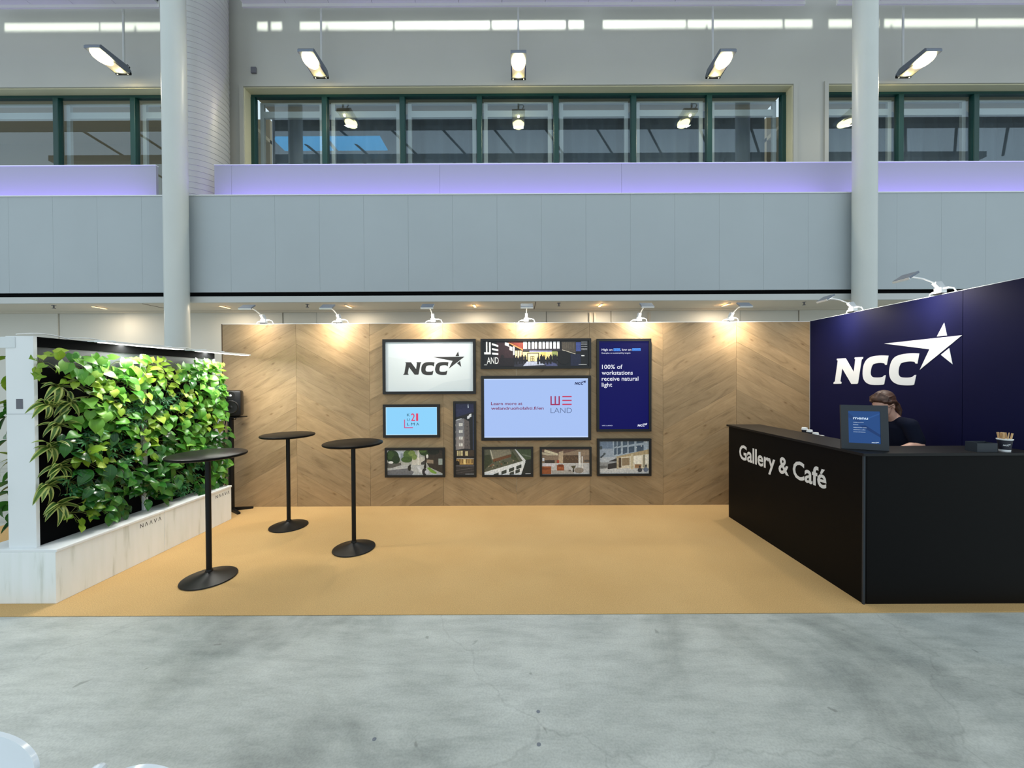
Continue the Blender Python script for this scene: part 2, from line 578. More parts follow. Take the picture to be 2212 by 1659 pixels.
# ------------------------------------------------------------------ lettering
_tc = {}
def text_geo(body, bold=0.0, spacing=1.0):
    """text as (verts2d, faces): x from 0, baseline 0"""
    key = (body, bold, spacing)
    if key in _tc:
        return _tc[key]
    cu = bpy.data.curves.new('t', 'FONT')
    cu.body = body
    cu.size = 1.0
    cu.offset = bold
    cu.space_character = spacing
    cu.resolution_u = 3
    o = bpy.data.objects.new('t', cu)
    COL.objects.link(o)
    dg = bpy.context.evaluated_depsgraph_get()
    me = bpy.data.meshes.new_from_object(o.evaluated_get(dg))
    v = [(p.co.x, p.co.y) for p in me.vertices]
    f = [tuple(p.vertices) for p in me.polygons]
    bpy.data.objects.remove(o)
    bpy.data.curves.remove(cu)
    bpy.data.meshes.remove(me)
    mn = min(p[0] for p in v)
    v = [(p[0] - mn, p[1]) for p in v]
    _tc[key] = (v, f)
    return v, f

def cap_height():
    v, f = text_geo('H')
    return max(p[1] for p in v)

def text_fit(body, x, y, width, cap, bold=0.0, spacing=1.0):
    v, f = text_geo(body, bold, spacing)
    w = max(p[0] for p in v)
    ch = cap_height()
    return [(x + p[0] / w * width, y + p[1] / ch * cap) for p in v], f

# company mark, traced in metres on its wall, normalised to unit width
_L = dict(
    n=[(195,655),(325,648),(447,855),(470,665),(458,660),(462,636),(588,630),(583,658),(565,668),(510,1020),(497,1032),(410,1032),(275,800),(245,995),(263,1005),(260,1030),(143,1032),(147,1008),(165,995),(208,685),(192,675)],
    c=[(965,610),(940,748),(915,748),(905,725),(860,718),(800,720),(740,735),(718,765),(703,820),(697,870),(703,905),(725,930),(760,937),(830,937),(880,928),(900,905),(925,900),(900,1035),(880,1045),(780,1050),(690,1043),(630,1015),(590,960),(578,890),(583,800),(600,730),(635,670),(690,630),(770,612),(860,605)],
    c2=[(1425,578),(1398,728),(1370,728),(1355,702),(1290,695),(1220,703),(1155,722),(1128,765),(1115,830),(1113,880),(1125,915),(1155,935),(1220,940),(1290,937),(1335,920),(1355,898),(1380,897),(1350,1040),(1325,1053),(1210,1055),(1110,1043),(1040,1010),(995,960),(973,880),(980,790),(1005,700),(1050,635),(1120,600),(1220,580),(1330,573)],
    s=[(900,430),(2065,305),(1432,822),(1578,515)],
    t=[(1798,118),(1840,308),(1688,325)],
    b=[(1872,497),(1922,738),(1748,597)])
LOGO = {}
for k, pts in _L.items():
    out = []
    for cx, cy in pts:
        px, py = 1780 + cx / 6.9125, 680 + cy / 6.9125
        d = _r * ((px - 1120) / CAM_F) + _u * ((829.5 - py) / CAM_F) + _f
        t = 3.975 / d.x
        out.append((-(d.y * t), 1.72 + d.z * t))
    LOGO[k] = out
def round_off(poly, limit=0.75):
    out = []
    n = len(poly)
    for i in range(n):
        a, b, c = Vector(poly[i - 1]), Vector(poly[i]), Vector(poly[(i + 1) % n])
        e, g = (b - a), (c - b)
        if e.length < 1e-6 or g.length < 1e-6 or e.angle(g) > limit:
            out.append(tuple(b))
        else:
            out.append(tuple(b - e * 0.25)); out.append(tuple(b + g * 0.25))
    return out
for k in ('c', 'c2'):
    LOGO[k] = round_off(round_off(LOGO[k]))
LX0 = min(p[0] for q in LOGO.values() for p in q); LX1 = max(p[0] for q in LOGO.values() for p in q)
LZ0 = min(p[1] for q in LOGO.values() for p in q); LZ1 = max(p[1] for q in LOGO.values() for p in q)

def logo_polys(x0, x1, y0, y1):
    """every piece of the mark fitted to a rectangle"""
    return [[(x0 + (p[0] - LX0) / (LX1 - LX0) * (x1 - x0), y0 + (p[1] - LZ0) / (LZ1 - LZ0) * (y1 - y0)) for p in q] for q in LOGO.values()]

# ------------------------------------------------------------------ THE SETTING
# hall floor and stand carpet
fl = MB().box(-24, 24, -10, 12, -0.2, 0.0).build('floor', M['concrete'])
tag(fl, 'grey polished concrete hall floor with stains and hairline cracks', kind='structure')
cp = MB().bbox(-6.2, 4.6, 2.806, 5.9, 0.0005, 0.006, 0.002).build('floor_carpet', M['carpet'])
tag(cp, 'tan felt carpet covering the floor of the stand', kind='structure')
CZ = 0.006

# wood chevron wall: 8 panels of one metre
def clip_poly(poly, n, d):
    out = []
    for i in range(len(poly)):
        a, b = poly[i], poly[(i + 1) % len(poly)]
        da = a[0] * n[0] + a[1] * n[1] - d
        db = b[0] * n[0] + b[1] * n[1] - d
        if da <= 0: out.append(a)
        if da * db < 0:
            t = da / (da - db)
            out.append((a[0] + (b[0] - a[0]) * t, a[1] + (b[1] - a[1]) * t))
    return out

WALL_X0, WALL_Y, WALL_H = -4.03, 5.25, 2.5
wb = struct('wall_back', 'oak chevron plank partition wall behind the stand', (0, 0, 0))
ANG = math.radians(29)
PW = 0.19
for i in range(8):
    x0 = WALL_X0 + i * 1.0
    pn = MB().box(x0 + 0.001, x0 + 0.999, WALL_Y + 0.004, WALL_Y + 0.045, CZ, WALL_H).build('panel', M['dark'], wb)
    sgn = 1 if i % 2 == 0 else -1
    base = [(0.0012, CZ), (0.9988, CZ), (0.9988, WALL_H), (0.0012, WALL_H)]
    nrm = (-math.sin(ANG) * sgn, math.cos(ANG))
    x_ref = 0.0 if sgn > 0 else 1.0
    k0 = -5
    for k in range(-6, 16):
        d0 = k * PW - 0.05 + x_ref * nrm[0]
        p = clip_poly(base, nrm, d0 + PW - 0.0005)
        p = clip_poly(p, (-nrm[0], -nrm[1]), -(d0 + 0.0005)) if len(p) > 2 else p
        if len(p) < 3:
            continue
        cx = sum(q[0] for q in p) / len(p); cz = sum(q[1] for q in p) / len(p)
        area = abs(sum(p[j][0] * p[(j + 1) % len(p)][1] - p[(j + 1) % len(p)][0] * p[j][1] for j in range(len(p)))) / 2
        if area < 0.0004:
            continue
        ca, sa = math.cos(ANG * sgn), math.sin(ANG * sgn)
        loc2 = [((q[0] - cx) * ca + (q[1] - cz) * sa, -(q[0] - cx) * sa + (q[1] - cz) * ca) for q in p]
        pr = R0.uniform(0, 0.0012)
        b = MB().prism(loc2, lambda u, v: (u, -0.004 - pr, v), lambda u, v: (u, 0.004, v))
        o = b.build('plank', M['wood'], pn)
        o.location = (x0 + cx, WALL_Y, cz)
        o.rotation_euler = (0, -ANG * sgn, 0)
MB().box(WALL_X0 - 0.012, WALL_X0 - 0.001, WALL_Y - 0.006, WALL_Y + 0.05, CZ, WALL_H + 0.004).build('edge_strip', M['dark'], wb)
MB().box(WALL_X0 - 0.012, WALL_X0 + 8.0, WALL_Y - 0.004, WALL_Y + 0.05, WALL_H, WALL_H + 0.006).build('top_cap', M['white'], wb)

# navy side wall
BX = 3.975
wr = struct('wall_right', 'navy blue partition wall with white star logo')
MB().box(BX, BX + 0.045, 3.447, 5.246, CZ, 2.507).build('panel', M['navy'], wr)
MB().box(BX, BX + 0.045, 2.90, 3.443, CZ, 2.507).build('panel', M['navy'], wr)
MB().box(BX + 0.002, BX + 0.045, 2.90, 5.246, 2.507, 2.512).build('top_cap', M['white'], wr)
for k, q in LOGO.items():
    nm = {'n': 'letter_n', 'c': 'letter_c', 'c2': 'letter_c', 's': 'star_body', 't': 'star_point', 'b': 'star_point'}[k]
    MB().prism(q, lambda u, v: (BX - 0.003, -u, v), lambda u, v: (BX + 0.001, -u, v)).build(nm, M['letter'], wr)

# mezzanine front: gallery boards, black slot, fascia, soffit, lower back wall
gw = struct('wall_gallery', 'pale blue-grey board front of the upper gallery')
MB().box(-22, 22, 7.53, 7.57, 3.466, 5.33).build('backing', M['gallery'], gw)
xs = -0.403 - 0.8655 * 24
while xs < 21:
    MB().box(xs + 0.0012, xs + 0.8643, 7.5235, 7.53, 3.464, 5.335).build('board', M['gallery'], gw)
    xs += 0.8655
MB().box(-22, 22, 7.505, 7.58, 5.335, 5.352).build('coping', M['white'], gw)
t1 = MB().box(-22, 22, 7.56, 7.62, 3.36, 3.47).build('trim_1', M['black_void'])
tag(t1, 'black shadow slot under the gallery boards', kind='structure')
t2 = MB().box(-22, 22, 7.50, 7.56, 3.26, 3.378).build('trim_2', M['offwhite'])
tag(t2, 'white fascia band below the black slot', kind='structure')
so = struct('ceiling_soffit', 'beige soffit under the gallery')
MB().box(-22, 22, 7.56, 8.62, 3.262, 3.38).build('board', M['soffit'], so)
MB().box(-22, 22, 8.36, 8.50, 3.235, 3.262).build('edge_step', M['soffit'], so)
for x in (-7.4, 0.34, 7.9):
    MB().box(x, x + 0.012, 7.58, 8.36, 3.257, 3.262).build('joint', M['dark'], so)
lw = struct('wall_lower', 'pale wall under the gallery behind the stand')
edges = [-22, -17, -13.2, -10.15, -8.7, -5.2, -4.45, 0.62, 2.05, 4.9, 6.2, 7.3, 12, 22]
for i, (a, b) in enumerate(zip(edges[:-1], edges[1:])):
    dy = (i % 2) * 0.02
    MB().box(a + 0.008, b - 0.008, 8.5 + dy, 8.6, 0, 3.25).build('wall_board', M['lower'], lw)
MB().box(-22, 22, 8.56, 8.64, 0, 3.25).build('backing', M['offwhite'], lw)
for x in (1.56, 1.66, 2.86):
    MB().box(x, x + 0.045, 8.44, 8.5, 0, 3.2).build('door_post', M['soffit'], lw)

# parapet lit by purple LED line
pp = struct('wall_parapet', 'white parapet above the gallery washed with purple light')
for a, b in ((-22, -14.2), (-14.2, -7.43), (-6.235, -5.88), (-5.88, -1.6), (-1.6, 2.14), (2.14, 6.9), (6.9, 13), (13, 22)):
    MB().box(a + 0.002, b - 0.002, 7.95, 8.0, 4.9, 6.165).build('board', M['parapet'], pp)
MB().box(-22, -7.43, 7.94, 8.01, 6.165, 6.18).build('coping', M['white'], pp)
MB().box(-6.235, 22, 7.94, 8.01, 6.165, 6.18).build('coping', M['white'], pp)
MB().box(-22, 22, 7.58, 8.95, 4.80, 4.88).build('ledge', M['gallery'], pp)
for i, (a, b) in enumerate(((-20, -7.5), (-6.1, 6.3), (6.7, 19))):
    lab = ['purple LED strip behind the gallery boards, left of the spiral duct', 'purple LED strip behind the gallery boards, between the columns', 'purple LED strip behind the gallery boards, right of the right column'][i]
    ls = MB().box(a, b, 7.60, 7.64, 4.90, 4.93).build('led_strip', M['ledpurple'])
    tag(ls, lab, 'LED strip', 'purple LED strips behind the gallery')
    lamp('led_strip_light', 'AREA', ((a + b) / 2, 7.63, 4.95), 92 * (b - a) / 12, (0.34, 0.22, 1.0), ls, target=((a + b) / 2, 7.95, 5.30), shape='RECTANGLE', size=b - a, size_y=0.04, spread=math.radians(105))

# upper wall with three window openings
UW = struct('wall_upper', 'grey upper hall wall with window openings')
WINS = [(-19.95, -7.16, -7.33 - 1.834 * 7), (-6.344, 6.40, None), (7.212, 19.95, None)]
WT, WBOT = 8.55, 5.5
MB().box(-24, 24, 9.0, 9.2, WT, 14).build('wall_top', M['upper'], UW)
MB().box(-24, 24, 9.0, 9.2, 4.6, WBOT).build('wall_base', M['upper'], UW)
for a, b in ((-24, -19.95), (-7.16, -6.344), (6.40, 7.212), (19.95, 24)):
    MB().box(a, b, 9.0, 9.2, WBOT, WT).build('pier', M['upper'], UW)
for wi, (a, b, _) in enumerate(WINS):
    w = struct('window_%d' % (wi + 1), ['left green-framed window band', 'central green-framed window band of seven panes', 'right green-framed window band'][wi])
    cas = MB()
    cas.box(a - 0.09, b + 0.09, 8.965, 9.0, WT, WT + 0.07)
    cas.box(a - 0.09, a, 8.965, 9.0, WBOT, WT)
    cas.box(b, b + 0.09, 8.965, 9.0, WBOT, WT)
    cas.build('casing', M['upper'], w)
    rv = MB()
    rv.box(a, b, 9.0, 9.3, WT - 0.02, WT)
    rv.box(a, a + 0.02, 9.0, 9.3, WBOT, WT - 0.02)
    rv.box(b - 0.02, b, 9.0, 9.3, WBOT, WT - 0.02)
    rv.build('reveal', M['cream'], w)
    if wi == 1:
        mu = [-6.293, -4.581, -2.735, -0.901, 0.922, 2.767, 4.568, 6.34]
    elif wi == 0:
        mu = [-7.30 - 1.834 * k for k in range(8)][::-1]
        mu[-1] = -7.22
    else:
        mu = [7.27] + [9.12 + 1.79 * k for k in range(6)] + [19.9]
    MB().box(a + 0.02, b - 0.02, 9.2, 9.30, WT - 0.075, WT - 0.02).build('head_frame', M['green'], w)
    for x in mu:
        MB().bbox(x - 0.065, x + 0.065, 9.19, 9.31, WBOT, WT - 0.075, 0.015).build('mullion', M['green'], w)
    for p0, p1 in zip(mu[:-1], mu[1:]):
        l, r = p0 + 0.065, p1 - 0.065
        MB().box(l, r, 9.255, 9.263, WBOT, WT - 0.075).build('pane', M['glass'], w)
        s = MB()
        y0, y1 = 9.34, 9.40
        s.box(l + 0.03, l + 0.12, y0, y1, WBOT, WT - 0.12)
        s.box(r - 0.12, r - 0.03, y0, y1, WBOT, WT - 0.12)
        s.box(l + 0.12, r - 0.12, y0, y1, 8.075, 8.225)
        s.box(l + 0.12, r - 0.12, y0, y1, WT - 0.16, WT - 0.12)
        s.build('sash', M['alu'], w)
    if wi > 0:
        cv = []
        nseg = int((b - a) / 0.06)
        for j in range(nseg + 1):
            x = a + 0.1 + (b - a - 0.2) * j / nseg
            y = 9.85 + 0.045 * math.sin(x * 17) + 0.03 * math.sin(x * 7.3 + 1)
            cv += [(x, y, WBOT), (x, y, 8.5)]
        c = MB().add(cv, [(2 * j, 2 * j + 2, 2 * j + 3, 2 * j + 1) for j in range(nseg)])
        me = c.mesh('curtain', M['curtain'], True)
        o = bpy.data.objects.new('curtain', me); COL.objects.link(o); o.parent = w
    MB().box(a, b, 11.2, 11.3, WBOT - 0.3, 9.3).build('room_wall', M['room'], w)
    MB().box(a, b, 9.2, 11.3, 8.62, 8.72).build('room_ceiling', M['room'], w)

# ceiling canopies
ce = struct('ceiling', 'suspended white ceiling panels over the hall edge')
for a, b in ((-20, -7.908), (-6.042, 6.343), (7.091, 20)):
    n = max(1, round((b - a) / 0.93))
    for k in range(n):
        x0 = a + (b - a) * k / n; x1 = a + (b - a) * (k + 1) / n
        MB().box(x0 + 0.004, x1 - 0.004, 7.4, 8.56, 10.05, 10.10).build('ceiling_panel', M['canopy'], ce)
    MB().box(a - 0.02, b + 0.02, 8.56, 8.60, 9.985, 10.12).build('edge_trim', M['canopy'], ce)
    MB().box(a, b, 7.4, 8.56, 10.10, 10.14).build('backing', M['hood'], ce)

# added unseen lights that make the upper wall's bright band, true source unknown
for x0, x1 in ((-11.88, -9.69), (-9.66, -7.9), (-6.02, -5.78), (-5.70, -5.45), (-5.03, -2.88), (-2.83, -0.63), (-0.58, 1.13), (1.20, 1.55), (1.66, 1.82), (2.0, 3.92), (3.96, 6.16), (6.21, 6.85), (7.23, 7.77), (7.82, 8.4), (8.52, 10.64), (10.69, 12.70)):
    if x1 - x0 < 0.2 and x0 > 1 and x0 < 2:
        continue
    hs = MB().box(x0, x1, 8.66, 8.70, 10.24, 10.40).build('added_band_housing', M['offwhite'])
    xm = (x0 + x1) / 2
    tag(hs, 'slim added light housing hidden above the suspended ceiling edge', 'light', 'added lights above the ceiling edge')
    lamp('added_band_light', 'AREA', (xm, 8.72, 10.30), 1.6 * (x1 - x0), (0.92, 1.0, 0.90), hs, target=(xm, 9.0, 9.91), shape='RECTANGLE', size=(x1 - x0), size_y=0.165, spread=math.radians(9))

# roof steel over the hall, mirrored in the windows
for i, (y, z) in enumerate(((-0.3, 14.0), (-3.1, 14.0), (3.2, 15.4))):
    t = thing('roof_truss', ['steel roof truss over the middle of the hall', 'steel roof truss farthest behind the viewer', 'steel roof truss nearest the upper windows'][i], 'truss', group='roof trusses')
    MB().box(-26, 26, y - 0.18, y + 0.18, z, z + 0.30).build('chord', M['truss'], t)
    for k in range(-9, 10):
        x = k * 2.7
        MB().tube([(x, y, z + 0.1), (x + 1.35, y - 1.4, z + 0.1 + 0.9)], 0.09, 6).build('strut', M['truss'], t)
        MB().tube([(x + 1.35, y - 1.4, z + 1.0), (x + 2.7, y - 2.7, z + 0.1)], 0.06, 6).build('strut', M['truss'], t)
for i, (a, b) in enumerate(((-12.9, -10.2), (-9.95, -7.2))):
    s = MB().box(a, b, -2.95, -1.75, 14.5, 14.55).build('skylight', M['skyglass'])
    tag(s, ['blue daylight roof pane on the far left over the hall', 'blue daylight roof pane left of centre over the hall'][i], 'skylight', 'roof panes')

# ------------------------------------------------------------------ columns, duct
for i, x in enumerate((-6.44, 6.535)):
    c = MB().lathe([(0.187, 0), (0.187, 12)], 64, (x, 7.28, 0)).build('column', M['column'], None, True)
    tag(c, ['round white steel column left, in front of the spiral duct', 'round white steel column right, behind the navy wall'][i], 'column', 'round columns')
prof = []
z = 4.9
while z < 12:
    prof += [(0.50, z), (0.50, z + 0.104), (0.508, z + 0.109), (0.508, z + 0.115)]
    z += 0.12
d = MB().lathe(prof, 56, (-6.90, 8.45, 0)).build('air_duct', M['duct'], None, True)
tag(d, 'large white spiral-wound air duct rising beside the left column', 'duct')

# ------------------------------------------------------------------ flood lights
def floodlight(x, label, zoff=0.0):
    t = thing('flood_light', label, 'flood light', (x, 8.70, 8.56 + zoff), group='flood lights below the ceiling edge')
    MB().tube([(0, 0.03, 0.06), (0, 0.03, 1.75)], 0.022, 10).build('pipe', M['offwhite'], t)
    hb = MB()
    hb.prism([(-0.63, 0.05), (-0.60, 0.09), (-0.05, 0.10), (0.03, 0.03), (0.03, -0.035), (-0.05, -0.035), (-0.63, 0.0)], lambda u, v: (-0.165, u, v), lambda u, v: (0.165, u, v))
    hb.build('housing', M['grey'], t)
    MB().box(-0.165, 0.165, 0.0, 0.035, -0.05, 0.0).build('end_bracket', M['blackmetal'], t)
    for sx in (-0.12, 0.12):
        MB().lathe([(0.014, -0.006), (0.014, 0.006)], 10, (sx, 0.0, -0.056)).build('bolt', M['white'], t)
    MB().box(-0.135, 0.135, -0.38, -0.04, -0.046, -0.034).build('reflector', M['cream'], t)
    lv = []
    lens = MB().lathe([(0.0, -0.10), (0.05, -0.096), (0.10, -0.080), (0.135, -0.052), (0.15, -0.02), (0.15, 0.0)], 28)  # lens dome swollen so its glowing shape also stands in for glare
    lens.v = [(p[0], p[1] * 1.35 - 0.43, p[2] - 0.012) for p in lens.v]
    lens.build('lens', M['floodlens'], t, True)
    MB().tube([(0.10, 0.03, 0.05), (0.14, 0.02, 0.12), (0.10, 0.01, 0.17), (0.02, 0.03, 0.14)], 0.009, 6).build('cable', M['blackmetal'], t)
    lamp('flood_lamp', 'AREA', (0, -0.43, -0.118), 34, (1.0, 0.92, 0.72), t, target=(0, -0.75, -0.9), size=0.25)
    lamp('flood_spill', 'POINT', (0, -0.05, -0.09), 2.2, (1.0, 0.86, 0.5), t, shadow_soft_size=0.03)
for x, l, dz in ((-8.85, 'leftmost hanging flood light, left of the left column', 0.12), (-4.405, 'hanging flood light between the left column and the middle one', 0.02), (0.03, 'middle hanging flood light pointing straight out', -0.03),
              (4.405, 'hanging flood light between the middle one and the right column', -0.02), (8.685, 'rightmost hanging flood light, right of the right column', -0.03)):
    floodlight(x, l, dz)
for x, z, l in ((-6.10, 8.93, 'small grey switch box on the upper wall beside the duct'),):
    b = MB().bbox(x - 0.06, x + 0.06, 8.96, 9.0, z - 0.07, z + 0.07, 0.008).build('switch_box', M['tag']); tag(b, l, 'switch box')

# ------------------------------------------------------------------ soffit LED slots and sprinklers
for i, x in enumerate((-8.613, -6.035, -3.488, -0.897, 1.693, 4.272)):
    names = ['farthest left, behind the green wall', 'just right of the left column', 'above the second clip lamp', 'left of the lamp over the night picture', 'left of the lamp over the tall navy screen', 'left of the rightmost clip lamp on the wood wall']
    t = thing('ceiling_light', 'short warm linear ceiling light ' + names[i], 'ceiling light', (x, 7.93, 3.262), group='linear lights in the soffit')
    MB().box(-0.028, 0.028, -0.14, 0.14, -0.012, 0.0).build('frame', M['soffit'], t)
    MB().box(-0.02, 0.02, -0.13, 0.13, -0.016, -0.011).build('diffuser', M['ledwarm'], t)
    lamp('slot_lamp', 'AREA', (0, 0, -0.03), (9, 9, 10, 11, 12, 12)[i], (1.0, 0.84, 0.62), t, target=(0, 0.02, -1), shape='RECTANGLE', size=0.05, size_y=0.25)
    lamp('slot_glow', 'POINT', (0, 0, -0.07), (0.25, 0.25, 0.5, 0.9, 1.6, 1.6)[i], (1.0, 0.55, 0.2), t, shadow_soft_size=0.03)
for i, x in enumerate((-9.302, -4.223, 0.816, 5.728)):
    t = thing('sprinkler', 'small pendant sprinkler head under the soffit ' + ['at the far left above the green wall', 'between the two leftmost clip lamps', 'right of the lamp over the night picture', 'above the left end of the navy wall'][i], 'sprinkler', (x, 7.72, 3.262), group='sprinklers in the soffit')
    MB().lathe([(0.035, -0.006), (0.035, 0)], 14).build('rosette', M['grey'], t)
    MB().lathe([(0.012, -0.055), (0.012, -0.005)], 10).build('stem', M['tag'], t)
    MB().lathe([(0.03, -0.062), (0.03, -0.056)], 12).build('deflector', M['tag'], t)

# ------------------------------------------------------------------ clip-on arm lamps
def arm_lamp():
    t = thing('arm_lamp', '', 'lamp')
    MB().bbox(-0.032, 0.032, -0.028, 0.03, 0.012, 0.062, 0.004).build('clamp', M['white'], t)
    MB().box(-0.034, 0.034, -0.032, 0.034, 0.0, 0.012).build('clamp_pad', M['blackmetal'], t)
    br = MB().prism([(0.018, 0.06), (0.03, 0.075), (-0.005, 0.125), (-0.055, 0.118), (-0.062, 0.10), (-0.022, 0.06)], lambda u, v: (-0.018, u, v), lambda u, v: (0.018, u, v))
    br.build('bracket', M['lightgrey'], t)
    MB().tube([(0, -0.05, 0.108), (0, -0.16, 0.150), (0, -0.275, 0.168)], [0.006, 0.007, 0.009], 8).build('arm', M['white'], t)
    hd = MB().bbox(-0.08, 0.08, -0.055, 0.055, -0.010, 0.010, 0.004).build('head', M['grey'], t)
    hd.location = (0, -0.325, 0.168)
    hd.rotation_euler = (math.radians(33), 0, 0)
    MB().box(-0.08, 0.08, -0.060, -0.054, -0.014, 0.006).build('front_rim', M['white'], hd)
    MB().box(-0.065, 0.065, -0.045, 0.045, -0.0135, -0.0105).build('led_panel', M['ledwhite'], hd)
    MB().tube([(0.03, 0, 0.05), (0.075, 0, 0.052), (0.105, 0.01, 0.04), (0.118, 0.02, 0.004)], 0.006, 6).build('cable', M['white'], t)
    MB().tube([(-0.03, 0, 0.03), (-0.075, 0, 0.03), (-0.10, 0.01, 0.02), (-0.112, 0.02, 0.002)], 0.006, 6).build('cable', M['white'], t)
    MB().tube([(0.032, 0, 0.051), (0.07, 0, 0.052)], 0.010, 8).build('plug', M['white'], t)
    MB().tube([(-0.032, 0, 0.03), (-0.07, 0, 0.03)], 0.010, 8).build('plug', M['white'], t)
    return t
LZ = 2.508
proto = arm_lamp()
lamps = [(-3.479, 5.27, 0, 'leftmost white clip-on arm lamp on the wood wall'), (-2.447, 5.27, 0, 'second white clip-on arm lamp from the left on the wood wall'),
         (-1.161, 5.27, 0, 'white clip-on arm lamp above the white logo poster'), (0.111, 5.27, 0, 'white clip-on arm lamp above the wide night-scene picture'),
         (1.65, 5.27, 0, 'white clip-on arm lamp above the tall navy screen'), (2.904, 5.27, 0, 'rightmost white clip-on arm lamp on the wood wall'),
         (BX + 0.02, 4.60, -PI / 2, 'white clip-on arm lamp on the navy wall, the farther one'), (BX + 0.02, 3.65, -PI / 2, 'white clip-on arm lamp on the navy wall, the nearer one')]
for i, (x, y, rz, l) in enumerate(lamps):
    t = proto if i == 0 else copy_tree(proto)
    t.location = (x, y, LZ if i < 6 else 2.513)
    t.rotation_euler = (0, 0, rz)
    relabel(t, l, 'clip-on arm lamps on the stand walls')
    if i < 6:
        lamp('arm_lamp_light', 'SPOT', (0, -0.318, 0.150), 38, (1.0, 0.90, 0.75), t, target=(0, 0.02, -0.8), spot_size=math.radians(160), spot_blend=1.0, shadow_soft_size=0.04)
    else:
        lamp('arm_lamp_light', 'SPOT', (0, -0.318, 0.150), 26, (1.0, 0.95, 0.88), t, target=(0, 0.02, -0.55), spot_size=math.radians(150), spot_blend=1.0, shadow_soft_size=0.04)

# ------------------------------------------------------------------ pictures and screens on the wood wall
def ell(cx, cy, rx, ry, n=14):
    return [(cx + rx * math.cos(2 * PI * k / n), cy + ry * math.sin(2 * PI * k / n)) for k in range(n)]
def rc(x0, y0, x1, y1):
    return [(x0, y0), (x1, y0), (x1, y1), (x0, y1)]
def person_poly(x, y, h):
    w = h * 0.16
    return [rc(x - w, y - h * 0.82, x + w, y - h * 0.35), rc(x - w * 0.8, y - h * 0.35, x + w * 0.6, y), ell(x, y - h * 0.9, h * 0.09, h * 0.11, 8)]

def picture(name, label, cat, rect, border, crop, bg, polys, texts=(), logos=(), emit=False, depth=0.04):
    """crop: rectangle in drawing units that fills the inner picture, y down"""
    x0, x1, z0, z1 = rect
    yb = WALL_Y - 0.006
    t = thing(name, label, cat, ((x0 + x1) / 2, yb, z0), group='framed pictures and screens on the wood wall')
    W, H = x1 - x0, z1 - z0
    f = MB()
    f.box(-W / 2, W / 2, -depth, 0, H - border, H)
    f.box(-W / 2, W / 2, -depth, 0, 0, border)
    f.box(-W / 2, -W / 2 + border, -depth, 0, border, H - border)
    f.box(W / 2 - border, W / 2, -depth, 0, border, H - border)
    f.build('frame', M['frame'], t)
    MB().box(-W / 2 + border, W / 2 - border, -depth * 0.6, -0.001, border, H - border).build('backing', M['frame'], t)
    iw, ih = W - 2 * border, H - 2 * border
    cx0, cy0, cx1, cy1 = crop
    tx = lambda u: -iw / 2 + (u - cx0) / (cx1 - cx0) * iw
    tz = lambda v: border + (cy1 - v) / (cy1 - cy0) * ih
    yf = -depth * 0.6 - 0.0006
    vs, fs, cols = [], [], []
    def put(pts2, faces, col, y):
        n = len(vs)
        vs.extend((tx(u), y, tz(v)) for u, v in pts2)
        for fc in faces:
            fs.append(tuple(n + i for i in fc)); cols.append(col)
    put(rc(cx0, cy0, cx1, cy1), [(0, 1, 2, 3)], bg, yf)
    for i, (col, pl) in enumerate(polys):
        cl = [(min(max(u, cx0), cx1), min(max(v, cy0), cy1)) for u, v in pl]
        put(cl, [tuple(range(len(cl)))], col, yf - 0.00006 * (i + 1))
    me = bpy.data.meshes.new('print')
    me.from_pydata(vs, [], fs)
    a = me.color_attributes.new('Col', 'FLOAT_COLOR', 'CORNER')
    li = 0
    for p in me.polygons:
        for _ in p.vertices:
            a.data[li].color = cols[p.index]; li += 1
    me.materials.append(M['screen'] if emit else (M['photo'] if cat == 'picture' else M['print']))
    o = bpy.data.objects.new('screen' if emit else 'print', me); COL.objects.link(o); o.parent = t
    yt = yf - 0.00006 * (len(polys) + 3) - 0.0004
    groups = {}
    for body, x, ybase, width, cap, col, bold in texts:
        v, fcs = text_fit(body, x, 0, width, cap, bold)
        v = [(p[0], ybase - p[1]) for p in v]
        groups[(col, len(groups))] = [(v, fcs)]
    for (lx0, ly0, lx1, ly1), col in logos:
        gk = (col, len(groups))
        for q in logo_polys(lx0, lx1, 0, 1):
            v = [(p[0], ly1 + (ly0 - ly1) * p[1]) for p in q]
            groups.setdefault(gk, []).append((v, [tuple(range(len(v)))]))
    for (col, _gi), items in groups.items():
        vs2, fs2 = [], []
        for v, fcs in items:
            n = len(vs2)
            vs2 += [(tx(u), yt, tz(w)) for u, w in v]
            fs2 += [tuple(n + i for i in fc) for fc in fcs]
        me = bpy.data.meshes.new('lettering')
        me.from_pydata(vs2, [], fs2)
        a = me.color_attributes.new('Col', 'FLOAT_COLOR', 'CORNER')
        for dcol in a.data:
            dcol.color = col
        me.materials.append(M['screen'] if emit else M['print'])
        o = bpy.data.objects.new('lettering', me); COL.objects.link(o); o.parent = t
    return t

# white logo poster
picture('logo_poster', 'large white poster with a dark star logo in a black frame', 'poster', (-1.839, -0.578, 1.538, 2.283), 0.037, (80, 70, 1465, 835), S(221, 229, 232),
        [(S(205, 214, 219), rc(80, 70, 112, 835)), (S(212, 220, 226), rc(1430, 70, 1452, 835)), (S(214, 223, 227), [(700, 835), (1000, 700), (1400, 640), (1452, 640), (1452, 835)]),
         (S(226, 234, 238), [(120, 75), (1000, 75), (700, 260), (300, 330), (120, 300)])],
        logos=[((360, 218, 1330, 582), S(50, 48, 47))])
